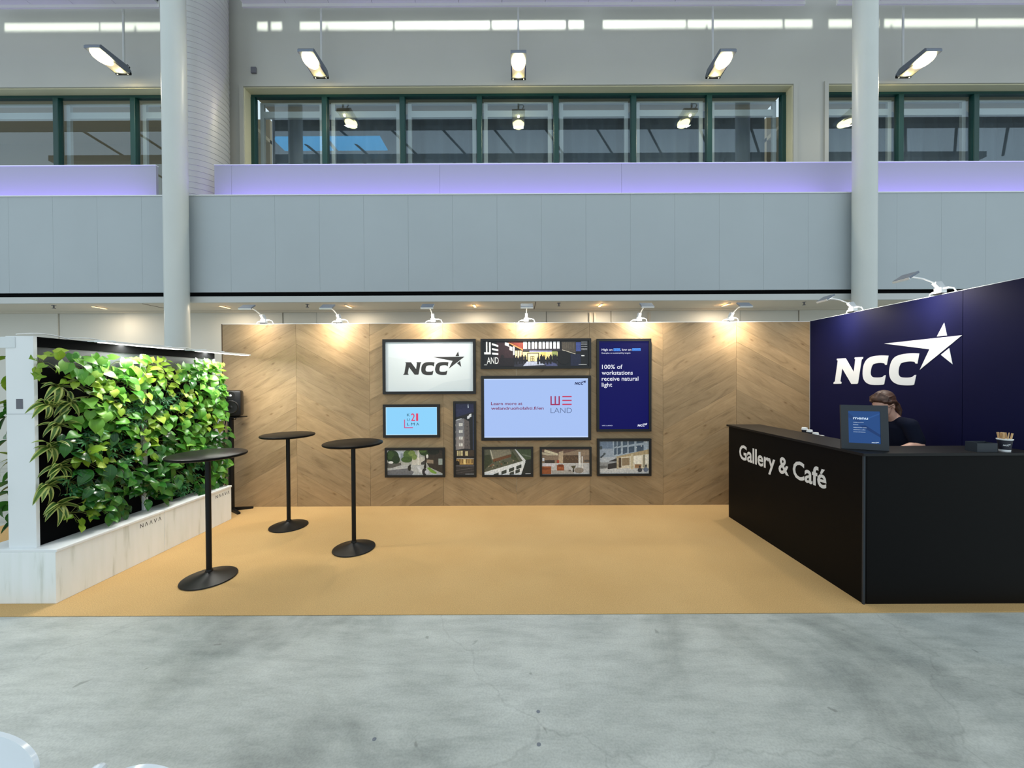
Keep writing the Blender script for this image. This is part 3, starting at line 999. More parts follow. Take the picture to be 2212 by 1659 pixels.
# corner-house screen
picture('wall_screen', 'small sky-blue lit screen with a red number and letters', 'screen', (-1.839, -1.071, 0.949, 1.399), 0.036, (122, 170, 1152, 745), S(142, 211, 252),
        [(S(205, 240, 255), rc(122, 170, 1152, 179)), (S(205, 240, 255), rc(122, 737, 1152, 745)), (S(205, 240, 255), rc(122, 170, 130, 745)), (S(205, 240, 255), rc(1144, 170, 1152, 745)),
         (S(206, 84, 134), rc(487, 428, 506, 605)), (S(206, 84, 134), rc(487, 586, 665, 605))],
        texts=[('K', 545, 360, 58, 55, S(30, 80, 100), 0.0), ('U', 545, 458, 54, 55, S(30, 80, 100), 0.0), ('L', 545, 550, 50, 55, S(30, 80, 100), 0.0), ('M', 628, 550, 72, 55, S(30, 80, 100), 0.0), ('A', 730, 550, 60, 55, S(30, 80, 100), 0.0),
               ('2', 626, 455, 82, 150, S(222, 70, 110), 0.010), ('1', 728, 455, 44, 150, S(222, 70, 110), 0.010)], emit=True)
# park picture
G1, G2, G3 = S(44, 66, 36), S(86, 112, 56), S(128, 148, 80)
pk = [(S(196, 204, 212), rc(160, 1050, 700, 1200)), (S(150, 158, 170), rc(420, 1110, 470, 1260)), (S(92, 90, 84), rc(160, 1290, 430, 1390)), (S(206, 200, 188), [(640, 1180), (900, 1190), (900, 1400), (640, 1400)]),
      (S(58, 50, 42), [(880, 1050), (1240, 1050), (1240, 1500), (980, 1380), (900, 1250)]), (S(150, 132, 112), [(930, 1230), (1060, 1240), (1060, 1310), (930, 1300)]),
      (S(70, 68, 66), [(820, 1290), (900, 1240), (920, 1340), (820, 1340)])]
for cx, cy, rx, ry, c in ((270, 1180, 120, 130, G1), (220, 1140, 70, 90, S(60, 84, 44)), (330, 1230, 80, 80, S(34, 54, 30)), (570, 1150, 100, 110, G2), (540, 1230, 110, 60, S(70, 96, 46)), (640, 1110, 70, 60, G3), (690, 1180, 50, 60, G3), (900, 1090, 110, 70, S(52, 70, 36)), (850, 1060, 80, 40, G2), (1060, 1080, 120, 60, S(30, 34, 26))):
    pk.append((c, ell(cx, cy, rx, ry)))
pk += [(S(226, 226, 222), ell(230, 1285, 50, 24)), (S(232, 228, 216), rc(755, 1050, 780, 1400)), (S(238, 234, 226), ell(940, 1170, 22, 40)), (S(40, 34, 28), rc(895, 1190, 915, 1340)),
       (S(186, 186, 184), [(160, 1420), (420, 1340), (900, 1330), (1000, 1420), (1240, 1520), (1240, 1530), (160, 1530)]), (S(112, 112, 116), [(160, 1440), (560, 1400), (680, 1470), (640, 1530), (160, 1530)]),
       (S(122, 158, 62), [(930, 1390), (980, 1380), (1130, 1490), (1100, 1510), (1010, 1480)]), (S(214, 214, 216), [(740, 1370), (800, 1350), (850, 1500), (780, 1480)]), (S(160, 168, 160), rc(1158, 1215, 1240, 1335)),
       (S(46, 44, 36), ell(592, 1395, 32, 55)), (S(30, 28, 26), ell(606, 1345, 16, 22, 8)), (S(44, 42, 46), ell(885, 1470, 46, 70)), (S(34, 26, 24), ell(898, 1370, 26, 42, 10)), (S(196, 196, 204), ell(930, 1475, 40, 40, 10))]
picture('framed_picture', 'framed daytime picture of a leafy street with people, lowest on the left', 'picture', (-1.819, -1.005, 0.408, 0.808), 0.030, (160, 1048, 1242, 1530), S(176, 176, 168), pk)
# tall corner building
tb = [(S(44, 46, 78), [(1525, 115), (1870, 115), (1870, 290), (1525, 390)]), (S(34, 33, 36), [(1525, 390), (1840, 290), (1870, 300), (1870, 1060), (1525, 1060)]), (S(62, 68, 92), rc(1850, 340, 1872, 1060)), (S(128, 126, 130), [(1525, 450), (1640, 415), (1690, 410), (1690, 1010), (1525, 1040)]), (S(98, 90, 88), [(1690, 420), (1780, 470), (1798, 1020), (1690, 1010)]), (S(150, 140, 136), [(1530, 780), (1690, 770), (1690, 1010), (1530, 1030)])]
for i, y in enumerate((505, 640, 770, 905)):
    for x in (1590, 1618, 1640):
        tb.append((S(238, 234, 226), rc(x, y, x + 18, y + 58)))
    tb.append((S(220, 216, 210), rc(1525, y + 20, 1532, y + 60)))
for y in (560, 640, 740, 820, 930):
    tb.append((S(70, 62, 62), rc(1735, y, 1752, y + 26)))
tb += [(S(232, 232, 236), [(1745, 370), (1790, 345), (1790, 410), (1745, 425)]), (S(232, 232, 236), [(1780, 335), (1825, 315), (1825, 380), (1780, 395)]), (S(206, 206, 210), [(1530, 440), (1640, 405), (1640, 425), (1530, 455)]), (S(218, 224, 236), [(1765, 115), (1778, 200), (1758, 210), (1755, 160)]),
       (S(70, 56, 44), rc(1525, 1040, 1875, 1190)), (S(30, 28, 30), rc(1525, 1160, 1875, 1205)), (S(190, 182, 176), [(1540, 1195), (1875, 1200), (1875, 1212), (1540, 1210)]), (S(196, 156, 92), rc(1540, 1215, 1860, 1325)), (S(238, 208, 140), rc(1675, 1220, 1712, 1320)), (S(24, 22, 22), ell(1560, 1310, 40, 60)), (S(96, 90, 92), rc(1525, 1335, 1875, 1362)), (S(54, 50, 50), rc(1525, 1362, 1875, 1535)), (S(92, 84, 82), [(1525, 1440), (1875, 1385), (1875, 1395), (1525, 1452)]), (S(86, 80, 80), [(1525, 1490), (1875, 1440), (1875, 1446), (1525, 1500)]), (S(150, 150, 152), rc(1705, 1508, 1870, 1520))]
for x in (1552, 1580, 1600, 1625, 1645, 1706, 1725, 1742):
    tb.append((S(240, 222, 168), rc(x, 1050 if x < 1700 else 1060, x + 12, 1150)))
for x in (1560, 1590, 1620, 1650, 1725, 1755, 1785, 1815, 1835):
    tb.append((S(70, 44, 26), rc(x, 1220, x + 9, 1300)))
picture('framed_picture', 'narrow upright framed picture of a stone corner building at dusk', 'picture', (-0.886, -0.578, 0.406, 1.439), 0.028, (1525, 112, 1875, 1535), S(40, 38, 44), tb)
# wide night scene
wn = [(S(50, 34, 38), [(290, 85), (470, 95), (560, 330), (560, 440), (290, 440)]), (S(122, 58, 50), [(470, 95), (705, 95), (705, 215)]), (S(206, 126, 76), [(480, 108), (705, 215), (700, 235), (470, 118)]),
      (S(240, 238, 240), [(420, 105), (480, 122), (480, 175), (420, 152)]), (S(236, 226, 226), [(490, 165), (535, 180), (535, 240), (490, 225)]), (S(236, 226, 220), [(545, 165), (570, 175), (570, 300), (545, 305)])]
for x, w_ in ((580, 26), (615, 30), (652, 18), (676, 14)):
    wn.append((S(240, 208, 164), rc(x, 235, x + w_, 350)))
for x, w_ in ((705, 56), (782, 32), (835, 40), (887, 34), (945, 44), (1005, 38), (1058, 42), (1115, 36), (1172, 42), (1230, 40)):
    wn.append((S(232, 232, 238), rc(x, 98, x + w_, 210)))
wn += [(S(52, 48, 56), rc(700, 208, 1280, 242)), (S(120, 122, 170), rc(800, 236, 1150, 256)), (S(226, 206, 146), rc(700, 256, 1240, 372)), (S(150, 160, 96), rc(1150, 250, 1235, 372)), (S(216, 190, 110), rc(975, 262, 1060, 340)),
       (S(54, 46, 40), rc(765, 268, 948, 392)), (S(238, 222, 166), rc(778, 282, 935, 400)), (S(58, 46, 34), rc(815, 318, 877, 402)), (S(226, 206, 150), rc(822, 326, 842, 358)), (S(226, 206, 150), rc(850, 326, 870, 358)), (S(226, 206, 150), rc(822, 366, 842, 394)), (S(226, 206, 150), rc(850, 366, 870, 394)),
       (S(44, 44, 56), rc(560, 400, 1240, 480)), (S(172, 178, 200), [(760, 402), (960, 402), (1040, 455), (700, 470)]), (S(78, 82, 120), [(1040, 430), (1200, 410), (1240, 470), (1060, 470)]),
       (S(82, 74, 66), [(1300, 100), (1520, 100), (1520, 270), (1310, 230)]), (S(206, 196, 180), [(1310, 222), (1520, 285), (1520, 295), (1310, 232)]), (S(70, 84, 150), rc(1525, 110, 1600, 250)), (S(30, 34, 60), rc(1440, 290, 1600, 470))]
for k in range(7):
    wn.append((S(104, 96, 84), rc(1320 + k * 28, 110, 1326 + k * 28, 215)))
for x in (560, 600, 650, 690, 735, 935, 985, 1025, 1082, 1130, 1180, 1210):
    for q in person_poly(x, 455 - (x % 37), 110 + (x % 29)):
        wn.append((S(24, 22, 28), q))
wn += [(S(22, 20, 22), ell(1335, 345, 105, 105)), (S(30, 26, 28), ell(380, 320, 24, 26)), (S(28, 22, 26), rc(340, 345, 560, 470))]
for y in (95, 118, 140, 172, 205, 222):
    wn.append((S(150, 150, 154), rc(1605, y, 1700, y + 9)))
wn += [(S(240, 240, 240), rc(1608, 310, 1656, 324)), (S(200, 200, 200), rc(1565, 447, 1690, 456)),
       (S(245, 245, 246), rc(125, 98, 146, 262)), (S(245, 245, 246), rc(172, 108, 198, 288)), (S(245, 245, 246), rc(95, 258, 198, 290)),
       (S(245, 245, 246), [(218, 120), (315, 150), (315, 180), (218, 150)]), (S(245, 245, 246), [(218, 196), (315, 214), (315, 242), (218, 224)]), (S(245, 245, 246), [(218, 264), (315, 272), (315, 302), (218, 292)])]
picture('framed_picture', 'wide low framed picture of a night courtyard with lit windows and white letters', 'picture', (-0.511, 0.985, 1.875, 2.283), 0.030, (75, 88, 1725, 480), S(22, 21, 24), wn,
        texts=[('_AND', 95, 436, 224, 100, S(240, 240, 240), 0.0)])
# big pale-blue screen
RD = S(160, 48, 92)
bs = [(S(190, 212, 250), rc(105, 660, 1695, 680)), (S(196, 216, 250), rc(105, 1540, 1695, 1555)), (S(160, 184, 238), rc(180, 720, 900, 1000)), (S(172, 196, 244), rc(180, 1300, 1690, 1540))]
bs = bs[:2]
for x in (1120, 1184, 1244):
    bs.append((RD, rc(x, 928, x + 20, 1065)))
bs.append((RD, rc(1120, 1048, 1264, 1066)))
for y in (926, 985, 1045):
    bs.append((S(196, 62, 98), rc(1302, y, 1445, y + 20)))
picture('wall_screen', 'largest lit screen, pale blue with a web address and red letters', 'screen', (-0.507, 0.982, 0.903, 1.782), 0.040, (105, 660, 1695, 1557), S(168, 194, 244), bs,
        texts=[('Learn more at', 210, 1060, 480, 44, S(126, 40, 84), 0.012), ('welandruoholahti.fi/en', 210, 1132, 806, 44, S(126, 40, 84), 0.012), ('LAND', 1122, 1186, 326, 78, S(84, 100, 138), -0.012)],
        logos=[((1490, 685, 1672, 757), S(14, 20, 72))], emit=True)
# roof terrace
rt = [(S(96, 96, 78), [(90, 100), (470, 95), (590, 230), (90, 370)]), (S(140, 132, 112), [(160, 110), (400, 98), (425, 150), (195, 215)]), (S(112, 74, 48), [(195, 215), (425, 155), (430, 185), (205, 250)]), (S(196, 188, 168), [(160, 105), (175, 105), (205, 215), (190, 215)]), (S(60, 66, 44), [(95, 170), (160, 160), (190, 250), (100, 330)]), (S(70, 76, 50), [(430, 120), (520, 240), (400, 265)]), (S(92, 92, 76), [(205, 255), (400, 200), (500, 240), (240, 310), (90, 350)])]
for k in range(26):
    rr = random.Random(k)
    x = rr.uniform(110, 480); y = 310 - (x - 100) * 0.22 + rr.uniform(-50, 20)
    rt.append((rr.choice((S(44, 54, 32), S(170, 150, 120), S(128, 84, 56), S(84, 96, 58))), ell(x, y, rr.uniform(5, 15), rr.uniform(5, 12), 7)))
rt += [(S(70, 84, 58), [(470, 95), (660, 95), (660, 210), (590, 225)]), (S(110, 118, 100), [(540, 150), (660, 180), (660, 195), (560, 170)]), (S(38, 42, 40), [(590, 225), (660, 215), (660, 395), (540, 395)]), (S(222, 222, 222), [(460, 98), (475, 98), (595, 228), (585, 250), (95, 395), (95, 365), (560, 235)]),
       (S(232, 232, 232), [(95, 365), (585, 235), (592, 245), (540, 395), (95, 395)])]
for x, y in ((205, 385), (300, 352), (392, 322), (480, 292)):
    rt.append((S(58, 64, 58), [(x, y + 4), (x + 62, y - 18), (x + 62, y + 22), (x, y + 44)]))
for x, y in ((400, 372), (470, 345)):
    rt.append((S(64, 68, 62), [(x, y), (x + 52, y - 18), (x + 52, y + 20), (x, y + 38)]))
rt.append((S(200, 200, 200), rc(590, 380, 655, 388)))
picture('framed_picture', 'framed aerial picture of a roof terrace and white facade, bottom row', 'picture', (-0.500, 0.195, 0.409, 0.815), 0.028, (92, 96, 660, 395), S(70, 74, 60), rt)
# lounge
lg = [(S(120, 92, 78), rc(807, 96, 1372, 175)), (S(226, 212, 180), [(840, 98), (1000, 150), (1000, 175), (835, 130)]), (S(206, 190, 162), [(807, 130), (1000, 175), (1000, 190), (807, 160)]), (S(100, 74, 64), [(900, 98), (1060, 98), (1040, 140), (990, 130)]), (S(160, 136, 112), [(1060, 150), (1240, 105), (1372, 105), (1372, 200), (1060, 170)]),
      (S(142, 120, 100), rc(807, 170, 1372, 270)), (S(92, 70, 52), rc(1062, 170, 1245, 270)), (S(196, 172, 142), [(1010, 130), (1062, 120), (1055, 290), (1000, 290)]), (S(216, 218, 228), rc(812, 200, 836, 238)), (S(60, 50, 44), rc(840, 225, 960, 262)), (S(170, 66, 46), rc(985, 225, 1012, 262)), (S(196, 192, 190), rc(807, 262, 1372, 394)), (S(216, 208, 214), rc(815, 265, 960, 300)), (S(176, 168, 160), [(920, 345), (1150, 340), (1200, 394), (930, 394)]),
      (S(230, 226, 220), rc(1242, 130, 1268, 320)), (S(222, 216, 210), rc(1280, 180, 1294, 320)), (S(90, 80, 74), rc(1310, 225, 1370, 250)), (S(156, 84, 44), rc(807, 300, 918, 392)), (S(128, 64, 34), rc(807, 318, 905, 340)), (S(150, 78, 42), [(985, 285), (1070, 285), (1072, 350), (985, 350)]), (S(116, 56, 30), rc(1002, 278, 1058, 305)), (S(170, 92, 52), rc(1000, 305, 1060, 330)), (S(84, 78, 56), [(1150, 295), (1215, 290), (1185, 340)]), (S(60, 54, 48), rc(1172, 335, 1190, 370)), (S(150, 138, 126), ell(1248, 348, 56, 34)), (S(110, 96, 86), rc(1125, 345, 1150, 358)), (S(206, 206, 206), rc(1270, 380, 1365, 386))]
for k in range(9):
    lg.append((S(150, 120, 80), rc(1075 + k * 19, 185 + (k % 3) * 14, 1085 + k * 19, 192 + (k % 3) * 14)))
picture('framed_picture', 'framed picture of a beige lounge with rust armchairs, bottom row', 'picture', (0.285, 0.987, 0.412, 0.811), 0.028, (807, 96, 1372, 394), S(150, 130, 110), lg)
# navy portrait screen
nv = [(S(84, 156, 246), rc(243, 143, 320, 175)), (S(84, 156, 246), rc(456, 143, 552, 172)), (S(22, 22, 84), rc(80, 65, 640, 80))]
picture('wall_screen', 'tall navy lit screen with white text about natural light', 'screen', (1.061, 1.798, 1.018, 2.276), 0.033, (78, 62, 642, 1072), S(10, 10, 88), nv,
        texts=[('High on', 108, 170, 122, 24, S(236, 240, 255), 0.012), ('ESG', 250, 170, 62, 22, S(40, 90, 200), 0.01), (', low on', 318, 170, 128, 24, S(236, 240, 255), 0.012), ('CO2e', 464, 168, 80, 20, S(40, 90, 200), 0.01), ('Examples on sustainability targets', 108, 204, 328, 15, S(226, 230, 250), 0.012),
               ('100% of', 112, 378, 232, 46, S(240, 242, 255), 0.008), ('workstations', 108, 446, 354, 46, S(240, 242, 255), 0.008), ('receive natural', 108, 514, 418, 46, S(240, 242, 255), 0.008), ('light', 108, 583, 118, 46, S(240, 242, 255), 0.008), ('WE LAND', 108, 1036, 122, 10, S(190, 196, 230), 0.02)],
        logos=[((514, 1000, 628, 1044), S(236, 240, 255))], emit=True)
# facade
fc = [(S(120, 136, 158), rc(78, 1205, 260, 1300)), (S(158, 168, 182), rc(78, 1290, 260, 1400)), (S(186, 190, 196), rc(78, 1390, 260, 1470)), (S(150, 150, 150), rc(78, 1450, 640, 1580)), (S(206, 204, 202), [(78, 1530), (300, 1500), (640, 1540), (640, 1580), (78, 1580)]),
      (S(170, 182, 194), [(230, 1205), (640, 1205), (640, 1300), (260, 1385), (235, 1380)]), (S(182, 160, 122), [(262, 1385), (640, 1300), (640, 1360), (290, 1400)]), (S(226, 214, 190), [(290, 1395), (640, 1355), (640, 1520), (290, 1520)])]
for x in (245, 285, 345, 412, 500):
    w_ = 30 + (x - 245) * 0.2
    fc.append((S(74, 90, 108), [(x, 1290 - (x - 245) * 0.12), (x + w_, 1282 - (x - 245) * 0.12), (x + w_, 1355 - (x - 245) * 0.16), (x, 1370 - (x - 245) * 0.16)]))
    fc.append((S(82, 98, 116), [(x, 1205), (x + w_, 1205), (x + w_, 1262 - (x - 245) * 0.16), (x, 1276 - (x - 245) * 0.16)]))
fc += [(S(60, 58, 60), [(180, 1440), (290, 1395), (290, 1440)]), (S(54, 50, 50), [(175, 1470), (275, 1450), (275, 1515), (170, 1530)]), (S(196, 178, 146), rc(274, 1395, 293, 1525)), (S(84, 66, 48), rc(296, 1395, 326, 1510)), (S(150, 128, 98), [(335, 1400), (420, 1395), (420, 1480), (335, 1490)]), (S(206, 190, 156), rc(436, 1350, 462, 1530)), (S(246, 238, 220), rc(470, 1375, 560, 1470)), (S(150, 142, 120), rc(575, 1365, 596, 1510)), (S(240, 232, 214), rc(600, 1360, 640, 1470)), (S(160, 120, 84), rc(480, 1475, 555, 1515)),
       (S(64, 66, 72), ell(538, 1540, 26, 26)), (S(48, 46, 48), ell(538, 1500, 9, 14, 8)), (S(110, 120, 140), ell(605, 1535, 26, 28)), (S(48, 46, 48), ell(608, 1492, 10, 16, 8)), (S(70, 78, 84), [(80, 1390), (140, 1340), (150, 1350), (100, 1400)]), (S(78, 86, 90), ell(95, 1280, 16, 22, 8)), (S(78, 86, 90), ell(135, 1350, 14, 14, 8)), (S(110, 108, 106), ell(120, 1500, 50, 14)), (S(252, 250, 244), ell(498, 1280, 5, 5, 8)), (S(252, 250, 244), ell(555, 1262, 6, 6, 8)), (S(252, 250, 244), ell(610, 1215, 6, 6, 8))]
picture('framed_picture', 'framed picture of a glass office facade with cafe, under the tall navy screen', 'picture', (1.064, 1.798, 0.414, 0.921), 0.032, (78, 1203, 640, 1580), S(170, 172, 174), fc)

# ------------------------------------------------------------------ bar tables
def bar_table():
    t = thing('bar_table', '', 'table', group='round black bar tables')
    MB().lathe([(0.0, 0.0), (0.198, 0.0), (0.206, 0.005), (0.204, 0.012), (0.190, 0.016), (0.14, 0.026), (0.08, 0.042), (0.04, 0.058), (0.028, 0.066), (0.0, 0.068)], 56).build('base', M['blackmetal'], t, True)
    MB().lathe([(0.021, 0.05), (0.021, 1.066)], 24).build('pole', M['blackmetal'], t, True)
    MB().lathe([(0.028, 0.058), (0.030, 0.070), (0.024, 0.082)], 24).build('collar', M['blackmetal'], t, True)
    MB().lathe([(0.0, 1.064), (0.27, 1.064), (0.284, 1.070), (0.288, 1.078), (0.286, 1.086), (0.278, 1.090), (0.0, 1.090)], 72).build('tabletop', M['blacktop'], t, True)
    MB().lathe([(0.09, 1.056), (0.09, 1.066)], 20).build('mounting_plate', M['blackmetal'], t, True)
    return t
bt = bar_table()
for i, (x, y, l) in enumerate(((-2.702, 3.335, 'nearest round black bar table, in front of the green wall'), (-2.723, 4.532, 'farthest round black bar table, close to the wood wall'), (-1.690, 3.92, 'round black bar table on the right of the three'))):
    t = bt if i == 0 else copy_tree(bt)
    t.location = (x, y, CZ)
    relabel(t, l)

# ------------------------------------------------------------------ counter
ct = thing('counter', 'black L-shaped cafe counter with white lettering', 'counter', (0, 0, 0))
TOPZ = 1.157
MB().box(2.617, 2.640, 2.912, 4.785, CZ, TOPZ - 0.02).build('side_panel', M['black'], ct)
MB().box(2.640, 3.94, 2.910, 2.934, CZ, TOPZ - 0.02).build('front_panel', M['black'], ct)
MB().box(2.640, 3.0, 4.762, 4.785, CZ, TOPZ - 0.02).build('end_panel', M['black'], ct)
MB().box(2.977, 3.0, 3.19, 4.762, CZ, TOPZ - 0.02).build('inner_panel', M['black'], ct)
MB().box(2.977, 3.94, 3.165, 3.19, CZ, TOPZ - 0.02).build('inner_panel', M['black'], ct)
MB().box(2.608, 2.622, 2.904, 2.916, CZ, TOPZ - 0.02).build('corner_profile', M['slate'], ct)
tp = MB().prism([(2.595, 2.89), (3.95, 2.89), (3.95, 3.21), (3.01, 3.21), (3.01, 4.80), (2.595, 4.80)], lambda u, v: (u, v, TOPZ), lambda u, v: (u, v, TOPZ - 0.02))
tp.build('countertop', M['ctop'], ct)
MB().box(3.0, 3.36, 3.40, 4.785, 0.995, 1.02).build('lower_shelf', M['black'], ct)
MB().box(3.335, 3.36, 3.40, 4.785, CZ, 0.995).build('shelf_support', M['black'], ct)
v, f = text_fit('Gallery & Café', 0, 0, 1.292, 0.160, 0.022, 0.98)
tm = MB().add([(2.6155, 4.556 - p[0], 0.784 + p[1]) for p in v], f)
o = bpy.data.objects.new('lettering', tm.mesh('lettering', M['letter_c'])); COL.objects.link(o); o.parent = ct

# menu stand
A = Vector((2.605, 3.100, 0)); B = Vector((2.868, 2.972, 0))
ang = math.atan2(B.y - A.y, B.x - A.x)
W = (B - A).length; H = 0.352
mn = thing('menu_display', 'slate-framed blue menu screen standing on the counter corner', 'menu display', ((A.x + B.x) / 2, (A.y + B.y) / 2, TOPZ), ang)
LEAN = math.radians(-5)
def mp(x, y, z):
    return (x, y * math.cos(LEAN) - z * math.sin(LEAN), y * math.sin(LEAN) + z * math.cos(LEAN) + 0.002)
def mbox(b, x0, x1, y0, y1, z0, z1):
    vv = MB().box(x0, x1, y0, y1, z0, z1)
    return b.add([mp(*p) for p in vv.v], vv.f)
bd = 0.048
fm = MB()
mbox(fm, -W / 2, W / 2, 0, 0.025, H - bd, H)
mbox(fm, -W / 2, W / 2, 0, 0.025, 0, 0.05)
mbox(fm, -W / 2, -W / 2 + bd, 0, 0.025, 0.05, H - bd)
mbox(fm, W / 2 - bd, W / 2, 0, 0.025, 0.05, H - bd)
fm.build('frame', M['slate'], mn)
mbox(MB(), -W / 2 + bd, W / 2 - bd, 0.006, 0.022, 0.05, H - bd).build('tablet', M['frame'], mn)
scr = [((S(38, 74, 130)), rc(0, 0, 1, 1)), (S(30, 58, 108), [(0.35, 0.55), (1, 0.2), (1, 0.28), (0.55, 0.56)]), (S(34, 64, 116), [(0, 0.8), (0.4, 0.62), (0.4, 0.66), (0, 0.95)]), (S(46, 86, 146), [(0.5, 0.7), (1, 0.92), (1, 0.95), (0.5, 0.75)])]
sx = lambda u: -W / 2 + bd + u * (W - 2 * bd)
sz = lambda v_: 0.05 + v_ * (H - bd - 0.05)
vs, fs, cs = [], [], []
def put2(pts, faces, col, y):
    n = len(vs)
    vs.extend(mp(sx(u), y, sz(v_)) for u, v_ in pts)
    for fc_ in faces:
        fs.append(tuple(n + i for i in fc_)); cs.append(col)
for i, (c_, pl) in enumerate(scr):
    put2(pl, [tuple(range(len(pl)))], c_, 0.0058 - i * 0.0001)
for body, x, y, w_, cap, bold in (('menu', 0.16, 0.74, 0.47, 0.085, 0.018), ('cappuccino', 0.16, 0.635, 0.33, 0.024, 0.008), ('latte', 0.16, 0.56, 0.16, 0.024, 0.008), ('cappuccino latte', 0.16, 0.475, 0.42, 0.024, 0.008), ('americano coffee', 0.16, 0.405, 0.38, 0.024, 0.008), ('macchiato', 0.16, 0.335, 0.38, 0.024, 0.008)):
    v2, f2 = text_fit(body, x, y, w_, cap, bold)
    put2(v2, f2, S(206, 226, 246), 0.0050)
for q in logo_polys(0.72, 0.95, 0.02, 0.065):
    put2(q, [tuple(range(len(q)))], S(206, 226, 246), 0.0050)
me = bpy.data.meshes.new('menu_screen'); me.from_pydata(vs, [], fs)
a_ = me.color_attributes.new('Col', 'FLOAT_COLOR', 'CORNER'); li = 0
for p in me.polygons:
    for _ in p.vertices:
        a_.data[li].color = cs[p.index]; li += 1
me.materials.append(M['screen'])
o = bpy.data.objects.new('screen', me); COL.objects.link(o); o.parent = mn
MB().prism([(0.03, 0.0), (0.12, 0.0), (0.045, 0.2), (0.035, 0.2)], lambda u, v_: (-0.03, u, v_), lambda u, v_: (0.03, u, v_)).build('easel_leg', M['slate'], mn)

# sample cups on the lower shelf
def cup(h, r):
    t = thing('paper_cup', '', 'cup', group='lidded sample cups behind the counter')
    MB().lathe([(0.0, 0), (r * 0.78, 0), (r * 0.80, 0.004), (r * 0.98, h - 0.022), (0.0, h - 0.022)], 24).build('cup_body', M['cup'], t, True)
    MB().lathe([(r * 0.865, h * 0.32), (r * 0.895, h * 0.32), (r * 0.935, h * 0.42), (r * 0.90, h * 0.42)], 24).build('print_band', M['white'], t, True)
    MB().lathe([(0.0, h), (r * 0.90, h), (r * 0.94, h - 0.004), (r * 0.98, h - 0.016), (r * 1.06, h - 0.018), (r * 1.06, h - 0.026), (0.0, h - 0.026)], 24).build('lid', M['white'], t, True)
    return t
for i, (y, h, l) in enumerate(((4.368, 0.150, 'tallest'), (4.292, 0.134, 'second tallest'), (4.205, 0.114, 'third tallest'), (4.127, 0.094, 'shortest'))):
    c = cup(h, 0.029)
    c.location = (3.25, y, 1.02)
    relabel(c, l + ' of the four lidded dark cups in a row behind the counter')

# stirrer cup and box on the counter
SC = (3.735, 2.952, TOPZ)
c = thing('stirrer_cup', 'dark paper cup with white bands holding wooden stir sticks', 'cup', SC)
MB().lathe([(0.0, 0.004), (0.029, 0.004), (0.030, 0.0), (0.041, 0.092), (0.043, 0.092), (0.043, 0.097), (0.039, 0.097), (0.028, 0.008), (0.0, 0.008)], 32).build('cup_body', M['cup'], c, True)
MB().lathe([(0.0302, 0.0), (0.0320, 0.016), (0.0314, 0.016), (0.030, 0.0)], 32).build('bottom_band', M['white'], c, True)
MB().lathe([(0.0412, 0.088), (0.044, 0.092), (0.044, 0.098), (0.041, 0.098)], 32).build('rim', M['white'], c, True)
lg_ = MB()
for q in logo_polys(-0.55, 0.55, 0.045, 0.064):
    pts = []
    rr_ = lambda z: 0.0305 + (z / 0.092) * 0.011 + 0.0006
    n = len(q)
    lg_.add([(rr_(z) * math.sin(u - 0.6), -rr_(z) * math.cos(u - 0.6), z) for u, z in q], [tuple(range(n))])
lo = bpy.data.objects.new('logo', lg_.mesh('logo', M['letter'])); COL.objects.link(lo); lo.parent = c
st0 = None
for k in range(18):
    a = 2 * PI * k / 18 + 0.2
    rad = 0.014 if k % 3 == 0 else 0.024
    if st0 is None:
        st0 = MB().bbox(-0.006, 0.006, -0.0012, 0.0012, 0, 0.135, 0.001).build('stir_stick', M['birch'])
        o = st0
    else:
        o = st0.copy(); COL.objects.link(o)
    tag(o, 'thin flat wooden stir stick standing in the dark paper cup', 'stir stick', 'stir sticks in the paper cup')
    o.location = (SC[0] + math.cos(a) * rad * 0.72, SC[1] + math.sin(a) * rad * 0.72, SC[2] + 0.010)
    tilt = 0.10 + rad * 2.6
    o.rotation_euler = (-math.sin(a) * tilt, math.cos(a) * tilt, R0.uniform(0, 3))
bx = thing('card_holder', 'low black open box on the counter beside the stirrer cup', 'box', (3.575, 2.965, TOPZ))
hb = MB()
hb.box(-0.078, 0.078, -0.035, 0.045, 0, 0.004); hb.box(-0.078, 0.078, -0.035, -0.031, 0.004, 0.066); hb.box(-0.078, 0.078, 0.041, 0.045, 0.004, 0.072); hb.box(-0.078, -0.074, -0.031, 0.041, 0.004, 0.072); hb.box(0.074, 0.078, -0.031, 0.041, 0.004, 0.066)
hb.build('tray', M['slate'], bx)
MB().box(-0.070, 0.070, -0.026, 0.036, 0.004, 0.055).build('contents', M['blackmetal'], bx)

